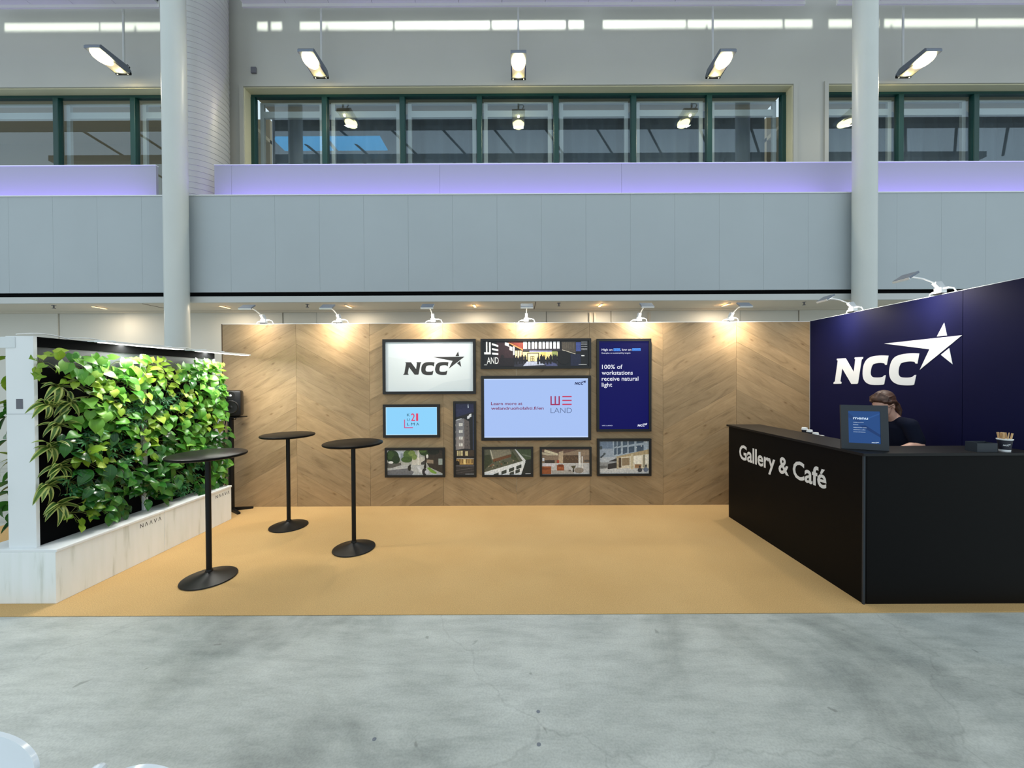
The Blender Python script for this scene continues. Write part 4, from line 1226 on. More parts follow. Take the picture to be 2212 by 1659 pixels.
# ------------------------------------------------------------------ person
def capsule(bm_v, bm_f, pts, rads, n=16, sq=1.0):
    """closed swept body through pts with radii (rx along side, ry along depth)"""
    mb = MB()
    P = [Vector(p) for p in pts]
    Rr = [r if isinstance(r, tuple) else (r, r) for r in rads]
    pp_, rr = [], []
    t0 = (P[0] - P[1]).normalized(); t1 = (P[-1] - P[-2]).normalized()
    for a in (0.98, 0.7, 0.35):
        s = math.sqrt(max(0.0, 1 - a * a))
        pp_.append(P[0] + t0 * min(Rr[0]) * a); rr.append((Rr[0][0] * s, Rr[0][1] * s))
    for p, r in zip(P, Rr):
        pp_.append(p); rr.append(r)
    for a in (0.35, 0.7, 0.98):
        s = math.sqrt(max(0.0, 1 - a * a))
        pp_.append(P[-1] + t1 * min(Rr[-1]) * a); rr.append((Rr[-1][0] * s, Rr[-1][1] * s))
    vs, fs = [], []
    for i, p in enumerate(pp_):
        t = (pp_[min(i + 1, len(pp_) - 1)] - pp_[max(i - 1, 0)]).normalized()
        side = Vector((0, 1, 0)) - t * t.y
        if side.length < 0.2:
            side = Vector((1, 0, 0)) - t * t.x
        side.normalize()
        dep = t.cross(side).normalized()
        for k in range(n):
            w = 2 * PI * k / n
            vs.append(p + side * math.cos(w) * rr[i][0] + dep * math.sin(w) * rr[i][1])
    for i in range(len(pp_) - 1):
        for k in range(n):
            l = (k + 1) % n
            fs.append((i * n + k, i * n + l, (i + 1) * n + l, (i + 1) * n + k))
    fs.append(tuple(range(n))[::-1]); fs.append(tuple((len(pp_) - 1) * n + k for k in range(n)))
    off = len(bm_v)
    bm_v += [tuple(v) for v in vs]
    bm_f += [tuple(i + off for i in f) for f in fs]

def blob(bm_v, bm_f, c, r, rot=None, n=20, m=14):
    vs = []
    for j in range(m + 1):
        ph = PI * j / m
        for i in range(n):
            th = 2 * PI * i / n
            v = Vector((r[0] * math.sin(ph) * math.cos(th), r[1] * math.sin(ph) * math.sin(th), r[2] * math.cos(ph)))
            if rot: v = rot @ v
            vs.append(tuple(Vector(c) + v))
    fs = []
    for j in range(m):
        for i in range(n):
            fs.append((j * n + i, (j + 1) * n + i, (j + 1) * n + (i + 1) % n, j * n + (i + 1) % n))
    off = len(bm_v)
    bm_v += vs
    bm_f += [tuple(i + off for i in f) for f in fs]

def remeshed(name, v, f, m, voxel, parent, smooth=4):
    b = MB().add(v, f); b.fix()
    o = bpy.data.objects.new(name, b.mesh(name, m)); COL.objects.link(o)
    md = o.modifiers.new('r', 'REMESH'); md.mode = 'VOXEL'; md.voxel_size = voxel
    ms = o.modifiers.new('s', 'SMOOTH'); ms.iterations = smooth; ms.factor = 0.5
    dg = bpy.context.evaluated_depsgraph_get()
    me = bpy.data.meshes.new_from_object(o.evaluated_get(dg))
    for p in me.polygons: p.use_smooth = True
    bpy.data.objects.remove(o)
    o = bpy.data.objects.new(name, me); COL.objects.link(o)
    if parent: o.parent = parent
    return o

pr = thing('person', 'person in a dark navy T-shirt bending over behind the black counter', 'person', (3.70, 3.72, CZ))
PO = Vector((3.70, 3.72, CZ))
def L(x, y, z): return (x - PO.x, y - PO.y, z - PO.z)
bv, bf = [], []
# head frame: facing -x and a little to the viewer, nodding down
yaw = math.radians(18); nod = math.radians(24)
fx = Vector((-math.cos(yaw) * math.cos(nod), -math.sin(yaw) * math.cos(nod), -math.sin(nod)))
sd = Vector((math.sin(yaw), -math.cos(yaw), 0))            # towards the viewer (her left side)
upv = sd.cross(fx).normalized()
if upv.z < 0: upv = -upv
HM = Matrix((fx, sd, upv)).transposed()
HC = Vector((3.475, 3.665, 1.470))
def hp(a, b, c_): return tuple(HC + fx * a + sd * b + upv * c_ - PO)
blob(bv, bf, hp(-0.015, 0, 0.028), (0.098, 0.076, 0.092), HM)      # cranium
blob(bv, bf, hp(0.030, 0, -0.030), (0.062, 0.062, 0.080), HM)      # face
blob(bv, bf, hp(0.052, 0, -0.085), (0.030, 0.036, 0.028), HM)      # chin
blob(bv, bf, hp(0.098, 0, -0.022), (0.016, 0.012, 0.024), HM, 12, 8)   # nose
blob(bv, bf, hp(0.105, 0, -0.033), (0.013, 0.015, 0.010), HM, 12, 8)
blob(bv, bf, hp(0.084, 0, 0.018), (0.014, 0.046, 0.010), HM, 12, 8)    # brow
for s_ in (-1, 1):
    blob(bv, bf, hp(0.066, 0.034 * s_, -0.030), (0.022, 0.022, 0.020), HM, 12, 8)  # cheeks
    blob(bv, bf, hp(-0.008, 0.076 * s_, -0.012), (0.017, 0.008, 0.031), HM, 12, 8)   # ears
blob(bv, bf, hp(0.088, 0, -0.058), (0.010, 0.022, 0.006), HM, 12, 8)   # upper lip
blob(bv, bf, hp(0.086, 0, -0.068), (0.010, 0.019, 0.006), HM, 12, 8)   # lower lip
NK = Vector((3.600, 3.690, 1.345))
capsule(bv, bf, [hp(-0.035, 0, -0.045), L(3.545, 3.68, 1.385), L(3.605, 3.69, 1.33)], [0.050, 0.050, 0.058])
# torso
capsule(bv, bf, [L(3.625, 3.69, 1.265), L(3.66, 3.70, 1.18), L(3.71, 3.72, 1.03), L(3.72, 3.72, 0.93)], [(0.16, 0.085), (0.155, 0.098), (0.135, 0.092), (0.155, 0.10)])
capsule(bv, bf, [L(3.60, 3.54, 1.29), L(3.61, 3.69, 1.305), L(3.60, 3.84, 1.29)], [(0.050, 0.050), (0.056, 0.056), (0.050, 0.050)])
# arms
LS = [L(3.60, 3.535, 1.29), L(3.628, 3.50, 1.16), L(3.635, 3.475, 1.090)]
capsule(bv, bf, LS, [0.050, 0.043, 0.036])
capsule(bv, bf, [L(3.635, 3.475, 1.095), L(3.53, 3.455, 1.110), L(3.40, 3.46, 1.068)], [0.038, 0.036, 0.026])
capsule(bv, bf, [L(3.60, 3.855, 1.30), L(3.655, 3.89, 1.17), L(3.66, 3.90, 1.09)], [0.050, 0.043, 0.036])
capsule(bv, bf, [L(3.66, 3.90, 1.09), L(3.54, 3.88, 1.08), L(3.42, 3.84, 1.065)], [0.038, 0.036, 0.026])
for hy, sgn in ((3.462, 1), (3.838, -1)):
    wx = 3.395 if sgn > 0 else 3.415
    capsule(bv, bf, [L(wx, hy, 1.062), L(wx - 0.075, hy + 0.006 * sgn, 1.052)], [(0.024, 0.015), (0.036, 0.014)])
    for k, (dy, ln) in enumerate(((-0.030, 0.060), (-0.010, 0.072), (0.010, 0.068), (0.030, 0.052))):
        y = hy + dy
        capsule(bv, bf, [L(wx - 0.078, y, 1.052), L(wx - 0.080 - ln * 0.55, y + dy * 0.12, 1.050), L(wx - 0.080 - ln, y + dy * 0.2, 1.034)], [0.0088, 0.0082, 0.0072], 8)
    ty = hy + 0.030 * sgn
    capsule(bv, bf, [L(wx - 0.020, ty, 1.055), L(wx - 0.055, ty + 0.030 * sgn, 1.046), L(wx - 0.082, ty + 0.036 * sgn, 1.036)], [0.012, 0.010, 0.008], 8)
# legs and shoes
for sgn in (-1, 1):
    y = 3.72 + 0.085 * sgn
    capsule(bv, bf, [L(3.725, y, 0.92), L(3.72, y, 0.52), L(3.74, y + 0.01 * sgn, 0.12)], [0.085, 0.056, 0.04])
    capsule(bv, bf, [L(3.775, y + 0.01 * sgn, 0.048), L(3.60, y + 0.02 * sgn, 0.040)], [(0.036, 0.036), (0.040, 0.030)])
body = remeshed('body', bv, bf, M['skin'], 0.007, pr, 3)
# eyes
for s_ in (-1, 1):
    ev, ef = [], []
    blob(ev, ef, hp(0.081, 0.031 * s_, 0.000), (0.009, 0.013, 0.009), HM, 12, 8)
    MB().add(ev, ef).build('eye', M['white'], pr, True)
# hair: cap over the skull, swept back into a low tail
hv, hf = [], []
blob(hv, hf, hp(-0.026, 0, 0.040), (0.104, 0.083, 0.094), HM)
blob(hv, hf, hp(-0.070, 0, 0.004), (0.052, 0.068, 0.072), HM)
blob(hv, hf, hp(0.030, 0, 0.075), (0.048, 0.064, 0.040), HM)
capsule(hv, hf, [hp(-0.092, 0.010, -0.01), hp(-0.112, 0.030, -0.062), hp(-0.108, 0.050, -0.112), hp(-0.085, 0.062, -0.150)], [0.040, 0.036, 0.022, 0.007], 12)
for s_ in (-1, 1):
    capsule(hv, hf, [hp(0.058, 0.050 * s_, 0.062), hp(0.018, 0.074 * s_, 0.045), hp(-0.04, 0.076 * s_, 0.020), hp(-0.075, 0.060 * s_, -0.02)], [0.012, 0.016, 0.018, 0.020], 10)
    for q_ in range(5):
        w_ = 0.012 + 0.014 * q_
        capsule(hv, hf, [hp(0.075 - 0.006 * q_, w_ * s_, 0.082 - 0.006 * q_), hp(0.02, (w_ + 0.006) * s_, 0.132 - 0.010 * q_), hp(-0.06, (w_ + 0.002) * s_, 0.112 - 0.010 * q_), hp(-0.112, w_ * 0.6 * s_, 0.045)], [0.005, 0.007, 0.007, 0.005], 8)
hairo = remeshed('hair', hv, hf, M['hair'], 0.0045, pr, 2)
gl = MB()
for s_ in (-1, 1):
    gl.tube([hp(0.100, 0.060 * s_, 0.004), hp(0.04, 0.078 * s_, 0.004), hp(-0.02, 0.084 * s_, 0.002)], 0.0022, 6)
    gl.tube([hp(0.106, 0.032 * s_ + 0.026 * math.cos(2 * PI * j / 16), 0.0 + 0.019 * math.sin(2 * PI * j / 16)) for j in range(17)], 0.002, 6)
gl.tube([hp(0.107, -0.008, 0.004), hp(0.110, 0, 0.006), hp(0.107, 0.008, 0.004)], 0.002, 6)
gl.build('glasses', M['hair'], pr)
# t-shirt
tv, tf = [], []
capsule(tv, tf, [L(3.625, 3.69, 1.262), L(3.66, 3.70, 1.18), L(3.71, 3.72, 1.03), L(3.722, 3.72, 0.90)], [(0.172, 0.096), (0.168, 0.110), (0.150, 0.106), (0.170, 0.114)], 24)
capsule(tv, tf, [L(3.600, 3.535, 1.293), L(3.618, 3.69, 1.300), L(3.600, 3.845, 1.293)], [(0.062, 0.062), (0.064, 0.064), (0.062, 0.062)])
capsule(tv, tf, [L(3.598, 3.535, 1.29), L(3.630, 3.50, 1.15)], [0.062, 0.057])
capsule(tv, tf, [L(3.602, 3.858, 1.30), L(3.657, 3.892, 1.16)], [0.063, 0.058])
remeshed('shirt', tv, tf, M['shirt'], 0.008, pr, 4)
tv, tf = [], []
for sgn in (-1, 1):
    y = 3.72 + 0.085 * sgn
    capsule(tv, tf, [L(3.725, y, 0.95), L(3.72, y, 0.52), L(3.74, y + 0.01 * sgn, 0.11)], [0.098, 0.072, 0.060])
remeshed('trousers', tv, tf, M['trousers'], 0.010, pr, 3)
for sgn in (-1, 1):
    y = 3.72 + 0.085 * sgn
    tv, tf = [], []
    capsule(tv, tf, [L(3.78, y + 0.01 * sgn, 0.052), L(3.60, y + 0.02 * sgn, 0.046)], [(0.044, 0.043), (0.047, 0.038)])
    remeshed('shoe', tv, tf, M['blackmetal'], 0.006, pr, 3)

# ------------------------------------------------------------------ green wall (two modules)
GX = -3.775            # planted face
GB = -3.992            # opposite face
def green_unit(y0, y1, label, near):
    t = thing('green_wall', label, 'green wall', ((GX + GB) / 2, (y0 + y1) / 2, CZ), group='green wall modules')
    cx, cy = (GX + GB) / 2, (y0 + y1) / 2
    def bb(n, m, x0, x1, ya, yb, z0, z1, bev=None):
        b = MB()
        (b.bbox(x0 - cx, x1 - cx, ya - cy, yb - cy, z0 - CZ, z1 - CZ, bev) if bev else b.box(x0 - cx, x1 - cx, ya - cy, yb - cy, z0 - CZ, z1 - CZ))
        return b.build(n, m, t)
    e = 0.0015
    base = bb('planter_box', M['planter'], -4.19, -3.588, y0 + e, y1 - e, CZ, 0.405, 0.003)
    rim = bb('planter_rim', M['white'], -4.20, -3.578, y0 + e, y1 - e, 0.405, 0.428, 0.004)
    bb('back_panel', M['black_void'], GB + 0.02, GX - 0.02, y0 + e + 0.06, y1 - e, 0.43, 1.90)
    bb('upper_panel', M['hood'], GB + 0.018, GX - 0.018, y0 + e + 0.06, y1 - e, 1.84, 2.03)
    bb('hood', M['black_void'], GB, GX, y0 + (0.062 if near else e), y1 - e, 2.0, 2.078)
    # frame bars
    if near:
        ep = bb('end_panel', M['white'], GB, GX, y0 + 0.035, y0 + 0.06, 0.428, 2.082, 0.002)
        bb('end_joint', M['lightgrey'], GB + 0.004, GX - 0.004, y0 + 0.0335, y0 + 0.035, 1.473, 1.477)
        tg = bb('tag_plate', M['tag'], -3.912, -3.862, y0 + 0.032, y0 + 0.035, 1.515, 1.592)
        bb('paper_note', M['paper'], -4.06, -3.912, y0 + 0.030, y0 + 0.034, 1.99, 2.076)
    else:
        bb('frame_bar', M['white'], GX - 0.03, GX + 0.004, y0 - 0.02, y0 + 0.025, 0.43, 2.0, 0.002)
        bb('frame_bar', M['white'], GX - 0.03, GX + 0.004, y1 - 0.014, y1 - 0.002, 0.43, 2.0, 0.002)
        bb('end_panel', M['white'], GB, GX - 0.03, y1 - 0.03, y1 - 0.002, 0.43, 2.0, 0.002)
    # light bar on two arms
    ly0, ly1 = (3.265, 4.056) if near else (4.251, 5.038)
    lb = bb('light_bar', M['white'], -3.60, -3.50, ly0, ly1, 2.058, 2.074, 0.003)
    bb('led_panel', M['ledwhite'], -3.59, -3.51, ly0 + 0.02, ly1 - 0.02, 2.0555, 2.0582)
    for yy in (ly0 + 0.12, ly1 - (0.12 if near else 0.40)):
        bb('light_arm', M['white'], -3.86, -3.55, yy - 0.012, yy + 0.012, 2.074, 2.084)
    cb = MB()
    for k in (0, 1):
        ys = ly0 - 0.35 + k * 0.32
        cb.tube([(-3.80 - cx, ys + s * 0.34 - cy, 2.082 - CZ + 0.022 * math.sin(s * PI) + 0.004) for s in [j / 8 for j in range(9)]], 0.005, 6)
    cb.build('cable', M['white'], t)
    lamp('grow_light', 'AREA', (-3.55 - cx, (ly0 + ly1) / 2 - cy, 2.05 - CZ), 22, (1.0, 0.98, 0.92), t, target=(-3.66 - cx, (ly0 + ly1) / 2 - cy, 1.0), shape='RECTANGLE', size=0.05, size_y=0.78)
    # lettering on the box
    v, f = text_geo('N'); 
    lm = MB()
    L0 = y1 - 0.245
    for ci, ch in enumerate('NAAVA'):
        xx = L0 + ci * 0.046
        h, w_ = 0.036, 0.026
        s_ = 0.0055
        def stroke(p, q):
            lm.add([(-3.5874 - cx, xx + p[0] * w_ - s_ / 2 - cy, 0.335 + p[1] * h - CZ), (-3.5874 - cx, xx + p[0] * w_ + s_ / 2 - cy, 0.335 + p[1] * h - CZ), (-3.5874 - cx, xx + q[0] * w_ + s_ / 2 - cy, 0.335 + q[1] * h - CZ), (-3.5874 - cx, xx + q[0] * w_ - s_ / 2 - cy, 0.335 + q[1] * h - CZ)], [(0, 1, 2, 3)])
        if ch == 'N':
            stroke((0, 0), (0, 1)); stroke((0, 1), (1, 0)); stroke((1, 0), (1, 1))
        elif ch == 'A':
            stroke((0, 0), (0.5, 1)); stroke((0.5, 1), (1, 0))
        else:
            stroke((0, 1), (0.5, 0)); stroke((0.5, 0), (1, 1))
    o = bpy.data.objects.new('lettering', lm.mesh('lettering', M['ink'])); COL.objects.link(o); o.parent = t
    return t
green_unit(2.961, 3.876, 'near module of the living green wall with white end panel', True)
green_unit(3.876, 4.785, 'far module of the living green wall next to the speaker', False)

# ------------------------------------------------------------------ leaves and plants
def leaf_mesh(name, m, length, width, shape, bend, fold=0.25, seg=7):
    """leaf along +X from the stalk, width along Y; UV.y = -1..1 across"""
    vs, fs, uv = [], [], []
    for i in range(seg + 1):
        t = i / seg
        if shape == 'heart':
            w = width / 2 * (1.05 * math.sin(PI * min(1, (t * 0.93 + 0.10)) ** 0.75))
            if i == 0: w = width * 0.36
        elif shape == 'oval':
            w = width / 2 * math.sin(PI * min(1.0, t * 0.96 + 0.04) ** 0.85)
        else:
            w = width / 2 * (min(1, t * 5 + 0.35)) * (1 - t ** 2.2)
        if i == seg: w = 0.0004
        a = bend * t
        x = length * (math.sin(a) / a * t if abs(a) > 1e-4 else t)
        z = -length * ((1 - math.cos(a)) / a * t if abs(a) > 1e-4 else 0)
        back = -length * 0.12 if (shape == 'heart' and i == 0) else 0
        for s in (-1, 0, 1):
            vs.append((x + (back if s else 0), s * w, z + abs(s) * w * fold))
            uv.append((t, s))
    for i in range(seg):
        for j in (0, 1):
            fs.append((i * 3 + j, (i + 1) * 3 + j, (i + 1) * 3 + j + 1, i * 3 + j + 1))
    me = bpy.data.meshes.new(name)
    me.from_pydata(vs, [], fs)
    ul = me.uv_layers.new(name='UVMap')
    for lp in me.loops:
        ul.data[lp.index].uv = uv[lp.vertex_index]
    for p in me.polygons: p.use_smooth = True
    me.materials.append(m)
    return me

def palm_mesh(name, m, length, n=7):
    vs, fs, uv = [], [], []
    for k in range(n):
        a = (k - (n - 1) / 2) / n * 2 * PI * 0.9
        ca, sa = math.cos(a), math.sin(a)
        L_ = length * (1 - 0.25 * abs(k - (n - 1) / 2) / n * 2)
        base = len(vs)
        for i in range(4):
            t = i / 3
            w = L_ * 0.15 * math.sin(PI * (0.1 + 0.88 * t)) if i < 3 else 0.0004
            x = L_ * (0.12 + 0.88 * t); z = -L_ * 0.35 * t * t
            for s in (-1, 0, 1):
                yy = s * w
                vs.append((x * ca - yy * sa, x * sa + yy * ca, z + abs(s) * w * 0.3)); uv.append((t, s))
        for i in range(3):
            for j in (0, 1):
                q = base + i * 3 + j
                fs.append((q, q + 3, q + 4, q + 1))
    me = bpy.data.meshes.new(name)
    me.from_pydata(vs, [], fs)
    ul = me.uv_layers.new(name='UVMap')
    for lp in me.loops:
        ul.data[lp.index].uv = uv[lp.vertex_index]
    for p in me.polygons: p.use_smooth = True
    me.materials.append(m)
    return me

LM = dict(
    lime=[leaf_mesh('leaf', M['leaf_lime'], l, l * 0.80, 'heart', b) for l, b in ((0.075, 0.5), (0.09, 0.8), (0.062, 0.3), (0.085, 1.1))],
    mid=[leaf_mesh('leaf', M['leaf_mid'], l, l * 0.82, 'heart', b) for l, b in ((0.095, 0.5), (0.112, 0.9), (0.080, 0.3), (0.105, 1.2))],
    dark=[leaf_mesh('leaf', M['leaf_dark'], l, l * 0.52, 'oval', b) for l, b in ((0.13, 0.6), (0.15, 1.0), (0.11, 0.3), (0.14, 1.4))],
    strap=[leaf_mesh('leaf', M['leaf_strap'], l, 0.050, 'strap', b, 0.25, 9) for l, b in ((0.17, 1.2), (0.20, 1.7), (0.15, 0.8), (0.18, 2.1))],
    fine=[palm_mesh('leaf', M['leaf_fine'], l) for l in (0.055, 0.065, 0.048)])

LAB = dict(lime='yellow-green heart-leaved trailing plant', mid='fresh green heart-leaved climbing plant', dark='glossy dark green oval-leaved plant', strap='striped strap-leaved spider plant', fine='fine-leaved umbrella plant')

def plant(kind, x, y, z, out, rng, zone, n, far=False):
    """out=+1 grows towards +x, -1 towards -x"""
    t = thing(kind_names[kind], '%s, %s' % (LAB[kind], zone), 'plant', (x, y, z), 0, LAB[kind] + 's in the green wall')
    stems = MB()
    for k in range(n):
        me = rng.choice(LM[kind])
        if kind == 'strap':
            a = 2 * PI * (k + rng.uniform(-0.3, 0.3)) / n
            d = Vector((out * rng.uniform(0.35, 0.9), math.cos(a), math.sin(a) * 0.8 + 0.35)).normalized()
            p = Vector((out * 0.03, 0, 0))
            nrm = Vector((0, 0, 1)) + Vector((out * 0.5, 0, 0))
        else:
            spread_y = 0.105; spread_z = 0.10
            p = Vector((out * rng.uniform(0.045, 0.135 if kind != 'fine' else 0.10), rng.uniform(-spread_y, spread_y), rng.uniform(-spread_z, spread_z)))
            d = Vector((out * rng.uniform(0.05, 0.7), p.y * 5 + rng.uniform(-0.6, 0.6), rng.uniform(-1.0, 0.25) if kind != 'fine' else rng.uniform(-0.3, 0.5))).normalized()
            nrm = Vector((out * rng.uniform(0.5, 1.0), rng.uniform(-0.45, 0.2), rng.uniform(0.35, 1.0)))
            stems.tube([(0, p.y * 0.15, 0.0), tuple(p * 0.55 + Vector((0, 0, 0.02))), tuple(p)], 0.0016, 4, False)
        zc = nrm - d * nrm.dot(d)
        if zc.length < 1e-3: zc = Vector((0, 0, 1)) - d * d.z
        zc.normalize()
        yc = zc.cross(d)
        o = bpy.data.objects.new('leaf', me)
        COL.objects.link(o)
        o.parent = t
        sc_ = rng.uniform(0.75, 1.15)
        o.matrix_local = Matrix(((d.x * sc_, yc.x * sc_, zc.x * sc_, p.x), (d.y * sc_, yc.y * sc_, zc.y * sc_, p.y), (d.z * sc_, yc.z * sc_, zc.z * sc_, p.z), (0, 0, 0, 1)))
    if stems.v:
        me = stems.mesh('stem', M['stem'])
        o = bpy.data.objects.new('stem', me); COL.objects.link(o); o.parent = t
    return t
kind_names = dict(lime='trailing_plant', mid='climbing_plant', dark='glossy_plant', strap='spider_plant', fine='umbrella_plant')
rng = random.Random(21)
rows = [1.86, 1.70, 1.54, 1.38, 1.22, 1.06, 0.90, 0.74, 0.60]
rown = ['top', 'second', 'third', 'fourth', 'middle', 'sixth', 'seventh', 'eighth', 'bottom']
coln = ['nearest the white end panel'] + [c_ + ' from the near end' for c_ in ('second', 'third', 'fourth', 'fifth', 'sixth', 'seventh', 'eighth', 'ninth', 'tenth', 'eleventh')] + ['at the far end']
ncol = 12
for ri, z in enumerate(rows):
    for ci in range(ncol):
        y = 3.06 + (1.70) * ci / (ncol - 1) + rng.uniform(-0.025, 0.025) + (0.06 if ri % 2 else 0)
        if y > 4.76: y = 4.74
        near = y < 3.876
        if ci == 0:
            kind = 'strap' if ri not in (0, 8) else 'lime'
        elif ri == 0:
            kind = rng.choice(('lime', 'lime', 'lime', 'mid'))
        elif ri == 1:
            kind = rng.choice(('mid', 'mid', 'lime', 'dark', 'fine'))
        elif ri <= 3:
            kind = rng.choice(('mid', 'mid', 'fine', 'lime', 'strap' if ci < 4 else 'dark'))
        elif ri <= 5:
            kind = rng.choice(('mid', 'dark', 'fine', 'lime', 'strap' if ci < 3 else 'dark'))
        else:
            kind = rng.choice(('dark', 'dark', 'mid', 'fine', 'dark'))
        if ri == 8 and ci in (0, 1, 4):
            if ci != 1: continue
            kind = 'lime'
        zone = 'green wall %s row, %s' % (rown[ri], coln[ci])
        n = {'lime': 11, 'mid': 13, 'dark': 11, 'strap': 9, 'fine': 15}[kind]
        plant(kind, GX - 0.012, y, z + rng.uniform(-0.03, 0.03), 1, rng, zone, n)
for ri, z in enumerate((1.85, 1.66, 1.50, 1.30, 1.10, 0.92, 0.74, 0.58)):
    kind = ('lime', 'lime', 'dark', 'dark', 'strap', 'dark', 'dark', 'dark')[ri]
    plant(kind, GB + 0.012, 3.10 + 0.05 * (ri % 2), z, -1, rng, 'left of the white end panel, ' + ('topmost', 'second from top', 'third from top', 'fourth from top', 'fifth from top', 'third lowest', 'second lowest', 'lowest')[ri], 9)

# ------------------------------------------------------------------ speaker and stand
ss = thing('speaker_stand', 'black speaker stand behind the end of the green wall', 'speaker stand', (-3.815, 5.09, CZ))
MB().tube([(0, 0, 0.012), (0, 0, 1.24)], 0.034, 16).build('pole', M['blackmetal'], ss)
for a in (math.radians(25), math.radians(-35), math.radians(-160)):
    MB().prism([(0.0, 0.0), (0.24, 0.0), (0.24, 0.022), (0.0, 0.045)], lambda u, v: (u * math.cos(a) + 0.018 * math.sin(a), min(0.145, u * math.sin(a)) - 0.018 * math.cos(a), v), lambda u, v: (u * math.cos(a) - 0.018 * math.sin(a), min(0.145, u * math.sin(a)) + 0.018 * math.cos(a) if a < 0.5 else 0, v)).build('foot', M['blackmetal'], ss)
MB().box(-0.10, 0.16, -0.11, 0.09, 1.24, 1.252).build('top_plate', M['blackmetal'], ss)
MB().tube([(-0.045, -0.02, 1.21), (-0.07, -0.02, 1.1), (-0.065, -0.02, 0.5), (-0.05, -0.02, 0.06)], 0.006, 6).build('cable', M['blackmetal'], ss)
MB().tube([(-0.05, -0.01, 1.22), (0.08, -0.02, 1.215), (0.085, -0.02, 1.23)], 0.005, 6).build('clamp', M['blackmetal'], ss)
sp = thing('speaker', 'black studio loudspeaker beside the green wall', 'speaker', (-3.765, 5.05, CZ + 1.258), math.radians(27))
sb = MB().bbox(-0.115, 0.115, -0.09, 0.10, 0.0, 0.342, 0.032)
sb.build('cabinet', M['blackmetal'], sp, True)
def disc_ring(b, r0, r1, y0, y1, c, n=28):
    vs, fs = [], []
    for i in range(n):
        a = 2 * PI * i / n
        vs += [(c[0] + r0 * math.cos(a), y0, c[1] + r0 * math.sin(a)), (c[0] + r1 * math.cos(a), y1, c[1] + r1 * math.sin(a))]
    for i in range(n):
        j = (i + 1) % n
        fs.append((2 * i, 2 * j, 2 * j + 1, 2 * i + 1))
    return b.add(vs, fs)
w = MB(); disc_ring(w, 0.088, 0.080, -0.090, -0.098, (0, 0.125)); disc_ring(w, 0.080, 0.070, -0.098, -0.094, (0, 0.125)); disc_ring(w, 0.070, 0.022, -0.094, -0.0915, (0, 0.125)); disc_ring(w, 0.022, 0.001, -0.0915, -0.096, (0, 0.125))
w.build('woofer', M['frame'], sp, True)
w = MB(); disc_ring(w, 0.050, 0.014, -0.0925, -0.0905, (0, 0.275)); 
w.build('waveguide', M['frame'], sp, True)
w = MB(); disc_ring(w, 0.014, 0.001, -0.0915, -0.098, (0, 0.275)); w.build('tweeter', M['lightgrey'], sp, True)

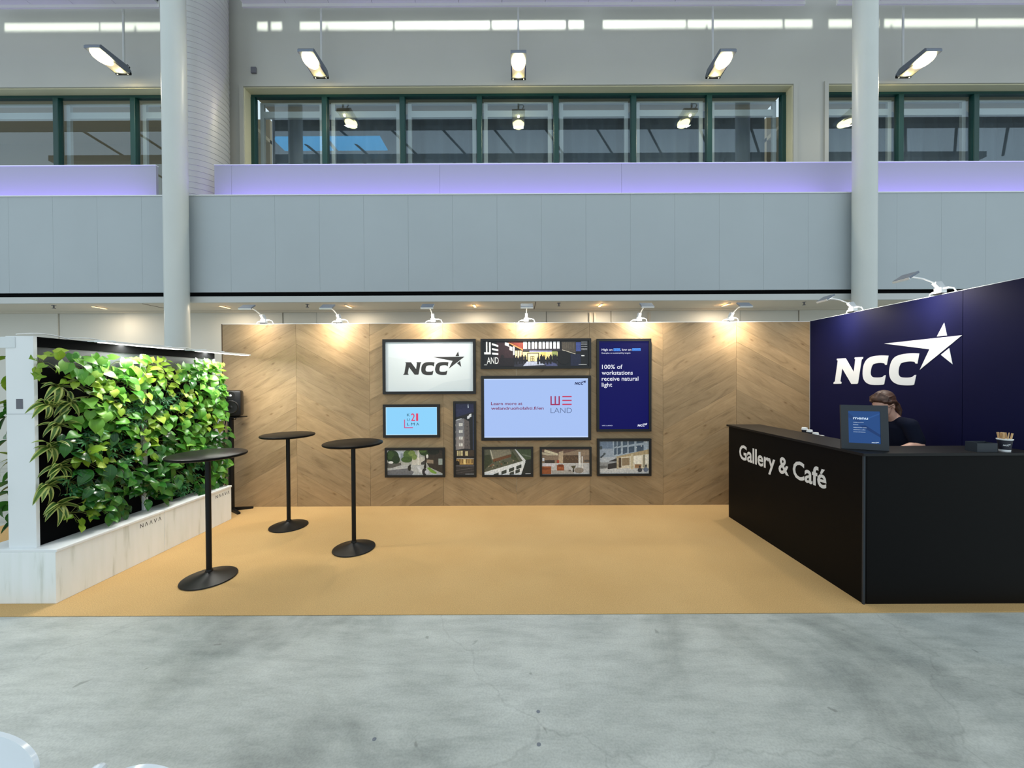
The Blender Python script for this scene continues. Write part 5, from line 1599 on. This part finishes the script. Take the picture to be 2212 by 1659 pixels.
# ------------------------------------------------------------------ white tub chairs at the viewer's feet
def shell_chair(loc, rot, label, hw, arch, top, lean):
    t = thing('shell_chair', label, 'chair', loc, rot, group='white moulded shell chairs')
    # one moulded sheet: seat front -> seat -> curved up -> backrest, as rows of (y, z, half width)
    path = [(-0.40, 0.455, 0.17), (-0.36, 0.46, 0.20), (-0.20, 0.445, 0.215), (-0.06, 0.45, 0.205), (0.0, 0.48, 0.185), (0.02, 0.54, 0.19)]
    nb = 14
    z0 = 0.56
    for k in range(nb + 1):
        q = k / nb
        zz = (top - arch) + arch * math.sin(q * PI / 2) if k else max(z0, top - arch)
        drop = math.sin(q * PI / 2) if k else 0.0
        path.append((0.025 + (zz - z0) * lean, zz, max(0.004, hw * math.sqrt(max(0.0, 1 - drop * drop)))))
    n = 18
    th = 0.012
    vs, fs = [], []
    for i, (y, z, w) in enumerate(path):
        y2, z2, _ = path[min(i + 1, len(path) - 1)]; y1, z1, _ = path[max(i - 1, 0)]
        nv_ = Vector((0, -(z2 - z1), y2 - y1)).normalized()
        for side in (0, 1):
            for j in range(n + 1):
                u = -1 + 2 * j / n
                cup_ = 0.035 * u * u * (1 if i > 4 else 0.6) * (w / 0.22) ** 2
                dy, dz = nv_.y * cup_, nv_.z * cup_
                o_ = th * side
                vs.append((u * w, y + dy - nv_.y * o_, z + dz - nv_.z * o_))
    m_ = 2 * (n + 1)
    for i in range(len(path) - 1):
        for j in range(n):
            a_, b_ = i * m_ + j, (i + 1) * m_ + j
            fs.append((a_, a_ + 1, b_ + 1, b_))
            fs.append((a_ + n + 1, b_ + n + 1, b_ + n + 2, a_ + n + 2))
        for j in (0, n):
            a_, b_ = i * m_ + j, (i + 1) * m_ + j
            fs.append((a_, b_, b_ + n + 1, a_ + n + 1))
    for i in (0, len(path) - 1):
        for j in range(n):
            a_ = i * m_ + j
            fs.append((a_, a_ + 1, a_ + n + 2, a_ + n + 1))
    MB().add(vs, fs).build('seat_shell', M['shiny'], t, True)
    for sx_ in (-1, 1):
        for y_, yb in ((-0.32, -0.38), (-0.08, 0.02)):
            MB().tube([(0.12 * sx_, y_, 0.43), (0.19 * sx_, yb, 0.0)], [0.013, 0.011], 10).build('leg', M['shiny'], t)
    return t
shell_chair((-1.515, 1.01, 0), math.radians(0), 'white moulded chair at the left edge of the picture bottom', 0.225, 0.065, 0.752, 0.10)
shell_chair((-0.935, 0.90, 0), math.radians(0), 'white moulded chair whose rounded back peeks in at the bottom edge', 0.20, 0.19, 0.762, 0.10)
bo = thing('post_stand', 'small white post top between the two white moulded chairs', 'post', (-1.115, 1.005, 0))
MB().bbox(-0.016, 0.016, -0.016, 0.016, 0.010, 0.708, 0.012).build('post', M['shiny'], bo)
MB().lathe([(0.0, 0), (0.075, 0), (0.075, 0.008), (0.02, 0.014), (0.0, 0.014)], 24).build('base', M['shiny'], bo)

# floor anchors
for i, (x, y, l) in enumerate(((0.095, 1.98, 'small dark anchor hole in the concrete, the farther one right of centre'), (0.088, 1.80, 'small dark anchor hole in the concrete, the nearer one right of centre'), (-0.70, 1.83, 'small dark anchor hole in the concrete left of centre'))):
    a = thing('floor_anchor', l, 'anchor', (x, y, 0.0))
    MB().lathe([(0.008, 0.0005), (0.008, 0.0015), (0.0, 0.0015)], 12).build('plug', M['black_void'], a)
    MB().lathe([(0.009, 0.0003), (0.010, 0.0010), (0.008, 0.0016)], 12).build('sleeve', M['grey'], a)
